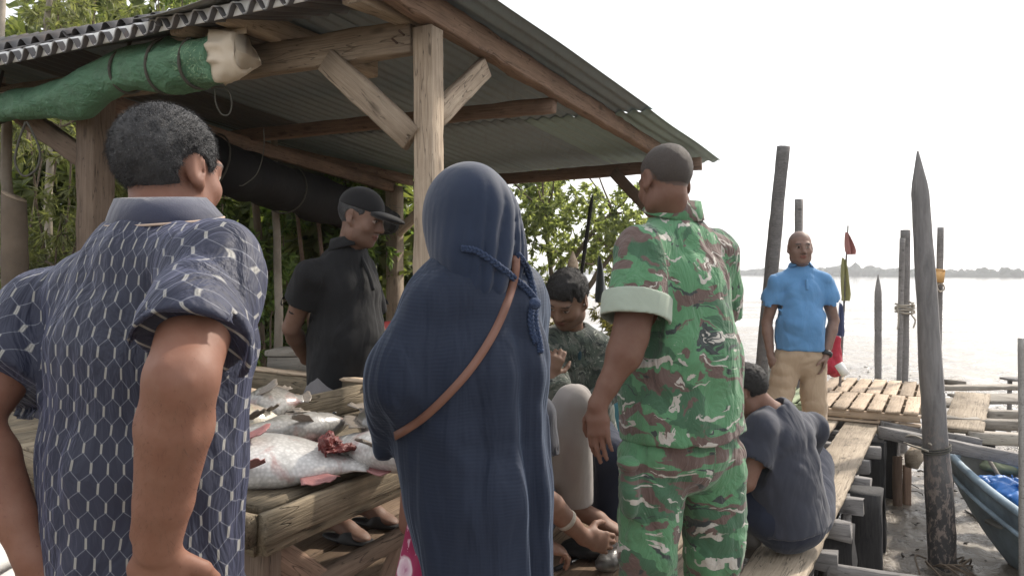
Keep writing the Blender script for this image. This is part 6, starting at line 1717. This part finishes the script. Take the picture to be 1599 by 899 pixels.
    rope('tie', [P(1466, 440, 8.87), P(1474, 445, 8.9), P(1475, 452, 8.95), P(1468, 455, 8.9), P(1464, 446, 8.88), P(1471, 441, 8.88)], .009, M['rope_pale'], t, 6)
    # flags on a thin pole
    a, b = P(1311, 600, 8.2), P(1325, 352, 8.2)
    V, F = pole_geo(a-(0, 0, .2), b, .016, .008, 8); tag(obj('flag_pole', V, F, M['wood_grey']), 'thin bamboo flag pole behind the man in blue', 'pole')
    def flag(label, top, wid, hgt, mat, seed, lean=0.0):
        p = P(*top); n, m = 8, 14; V = []
        for j in range(m):
            for i in range(n):
                u, v = i/(n-1), j/(m-1); ww = wid*(.22+.9*v**.8)*(1-.25*max(0, v-.85)/.15)
                V.append(p+np.array([(u-.35)*ww+lean*v, .05*math.sin(u*9+v*2+seed)*(.4+v), -v*hgt-.05*u*hgt*(1-v)]))
        V = np.array(V); N = len(V); V = np.concatenate([V, V+(0, .004, 0)]); F = []
        for j in range(m-1):
            for i in range(n-1): k = j*n+i; F += [(k, k+1, k+n+1, k+n), (N+k, N+k+n, N+k+n+1, N+k+1)]
        tag(obj('flag', V, F, mat), label, 'flag', 'flags on the thin pole')
    flag('limp faded red flag at the top of the pole', (1323, 362, 8.18), .085, .24, M['flag_red'], 1, .03)
    flag('limp olive yellow flag in the middle of the pole', (1318, 402, 8.18), .105, .46, M['flag_yellow'], 2)
    flag('limp dark blue flag under the yellow one', (1313, 472, 8.18), .10, .36, M['flag_blue'], 3, -.02)
    flag('grey rag hanging from the pointed stick by the mangrove', (936, 398, 7.1), .12, .44, M['flag_grey'], 4)
    B = Sdf(); c = P(1307, 558, 8.1); B.cone(c+(0, 0, .18), c+(-.01, 0, -.12), .045, .085, .04); B.ell(c+(-.06, 0, -.08), (.09, .07, .10), None, .04); B.disp = folds(.018, 10, 5); B.amp = .025
    tag(put_sdf('cloth_bundle', B, .009, M['flag_crimson'], None), 'crimson cloth bundle at the foot of the flag pole', 'bundle')
    V, F = tube_geo([P(1310, 568, 7.95), P(1322, 586, 7.9)], .045, 14); tag(obj('foam_roll', V, F, M['foam']), 'pale foam roll by the crimson bundle', 'roll')
    # moored boat bow behind the legs of the man in blue
    t = thing('small_boat', 'white and blue boat glimpsed between the legs of the man in blue', 'boat', P(1235, 610, 9.5)); hull(t, P(1246, 572, 9.3), nrm((-.35, .94, 0)), 3.2, .9, M['white_boat'], M['boat_in'], zb=-.95)
    beam('stripe', P(1240, 592, 9.2), P(1246, 640, 9.2), .03, .10, M['blue_tarp'], t)
def hull(t, bow, ax, L, wid, mo, mi, zb=-1.0, gz=-.22, rim=None):
    ax = np.array(ax); sd = np.array([-ax[1], ax[0], 0]); n = 26; m = 11; bow = np.array(bow, float)
    rows = []; inner = []
    for i in range(n):
        s = i/(n-1); w = wid/2*min(1, (s*2.3+.02))**.62*(1-.35*max(0, s-.7)/.3); g = bow[2]+gz*math.sin(min(1, s*2.2)*np.pi/2); kz = max(zb, bow[2]-.12-(bow[2]-zb)*min(1, s*5)**.7)
        for k in range(m):
            a = -1+2*k/(m-1); q = abs(a)
            x = w*np.sign(a)*(q**.62); z = kz+(g-kz)*q**1.9
            rows.append(bow+ax*(s*L+(.22*(q**2)*0 if i else 0)-.0)+sd*x+(0, 0, z-bow[2])); inner.append(bow+ax*(s*L*.985+.02)+sd*x*.93+(0, 0, max(z, kz+.10)-bow[2]+.004))
    F = [(i*m+k, i*m+k+1, (i+1)*m+k+1, (i+1)*m+k) for i in range(n-1) for k in range(m-1)]+[tuple((n-1)*m+k for k in range(m))]
    o = obj('hull', rows, F, mo, t); obj('hull_inside', inner, [f[::-1] for f in F], mi, t)
    for k in (0, m-1):
        e = np.array([(rows[i*m+k]+inner[i*m+k])/2+(0, 0, .012) for i in range(n)]); V, F = tube_geo(e, np.full(n, .034), 8); obj('gunwale', V, F, rim or mo, t)
    for k, f in ((0, -1), (m-1, 1)):
        e = np.array([rows[i*m+k]+sd*f*.012-(0, 0, .13) for i in range(1, n)]); V, F = tube_geo(e, .02, 8); obj('rubbing_strake', V, F, rim or mo, t)
    return np.array(rows).reshape(n, m, 3)
def boat():
    t = thing('wooden_boat', 'worn blue grey wooden boat on the mud under the boardwalk', 'boat', (4.0, 5.5, -1))
    ax = nrm((.16, -.985, 0)); bow = P(1487, 700, 6.85); hull(t, bow, ax, 5.2, 1.35, M['blue_boat'], M['boat_in'], -1.02, -.25)
    beam('stem_post', bow+(0, .02, .10), bow+(.02, -.05, -.20), .06, .09, M['blue_boat'], t)
    for s in (.9, 1.9, 3.0): p = bow+ax*s+(0, 0, -.36); sd = np.array([-ax[1], ax[0], 0]); beam('thwart', p-sd*.42*min(1, s), p+sd*.42*min(1, s), .16, .03, M['boat_in'], t)
    B = Sdf(); c = P(1592, 768, 6.15)
    B.ell(c, (.24, .30, .09), None, .05); B.ell(c+(.15, -.4, .0), (.3, .4, .11), None, .08); B.ell(c+(-.08, .15, -.02), (.16, .2, .09), None, .08); gb1 = folds(.035, 9, 15); gb2 = folds(.018, 20, 16); B.disp = lambda p: gb1(p)+gb2(p); B.amp = .07
    tag(put_sdf('crumpled_tarpaulin', B, .011, M['blue_tarp'], None, 1), 'crumpled blue tarpaulin heaped inside the worn boat', 'tarpaulin')
    B = Sdf(); c = P(1575, 728, 6.6); B.ell(c, (.24, .2, .08), None); B.disp = folds(.03, 7, 17); B.amp = .04; tag(put_sdf('folded_cloth', B, .011, M['green_cloth'], None), 'olive cloth bundled beside the blue tarpaulin in the boat', 'cloth')
    tag(rope('boat_oar', [bow+ax*.25+(.08, 0, .06), bow+ax*.8+(-.02, 0, -.35)], .016, M['wood_grey_light'], None, 8, 3), 'grey stick leaning inside the bow of the worn boat', 'stick')
M['white_boat'] = plain_mat('white boat paint', (.7, .7, .68), .5)
M['flag_crimson'] = cloth_mat('crimson cloth', (.42, .035, .06))
def haze():
    me = bpy.data.meshes.new('haze'); t = NT('haze air')
    pv = t.n('VolumePrincipled', Color=(.93, .95, 1.0), Density=HAZE, Anisotropy=.5); t.t.links.new(pv.outputs[0], t.out.inputs['Volume'])
    m = MB(); m.box((50, 900, 24), (3000, 2400, 54)); stuff(m.obj('haze', t.m))
HAZE = .0008
# ------------------------------------------------------------------ build
build_ground(); far_shore(); mud_debris(); plants()
shelter(); jetty(); posts(); boat()
tarps(); table(); fishes(); around()
man_blue(); man_squat(); man_jacket(); person_crouch(); man_cap(); soldier(); woman(); man_polo()
haze()
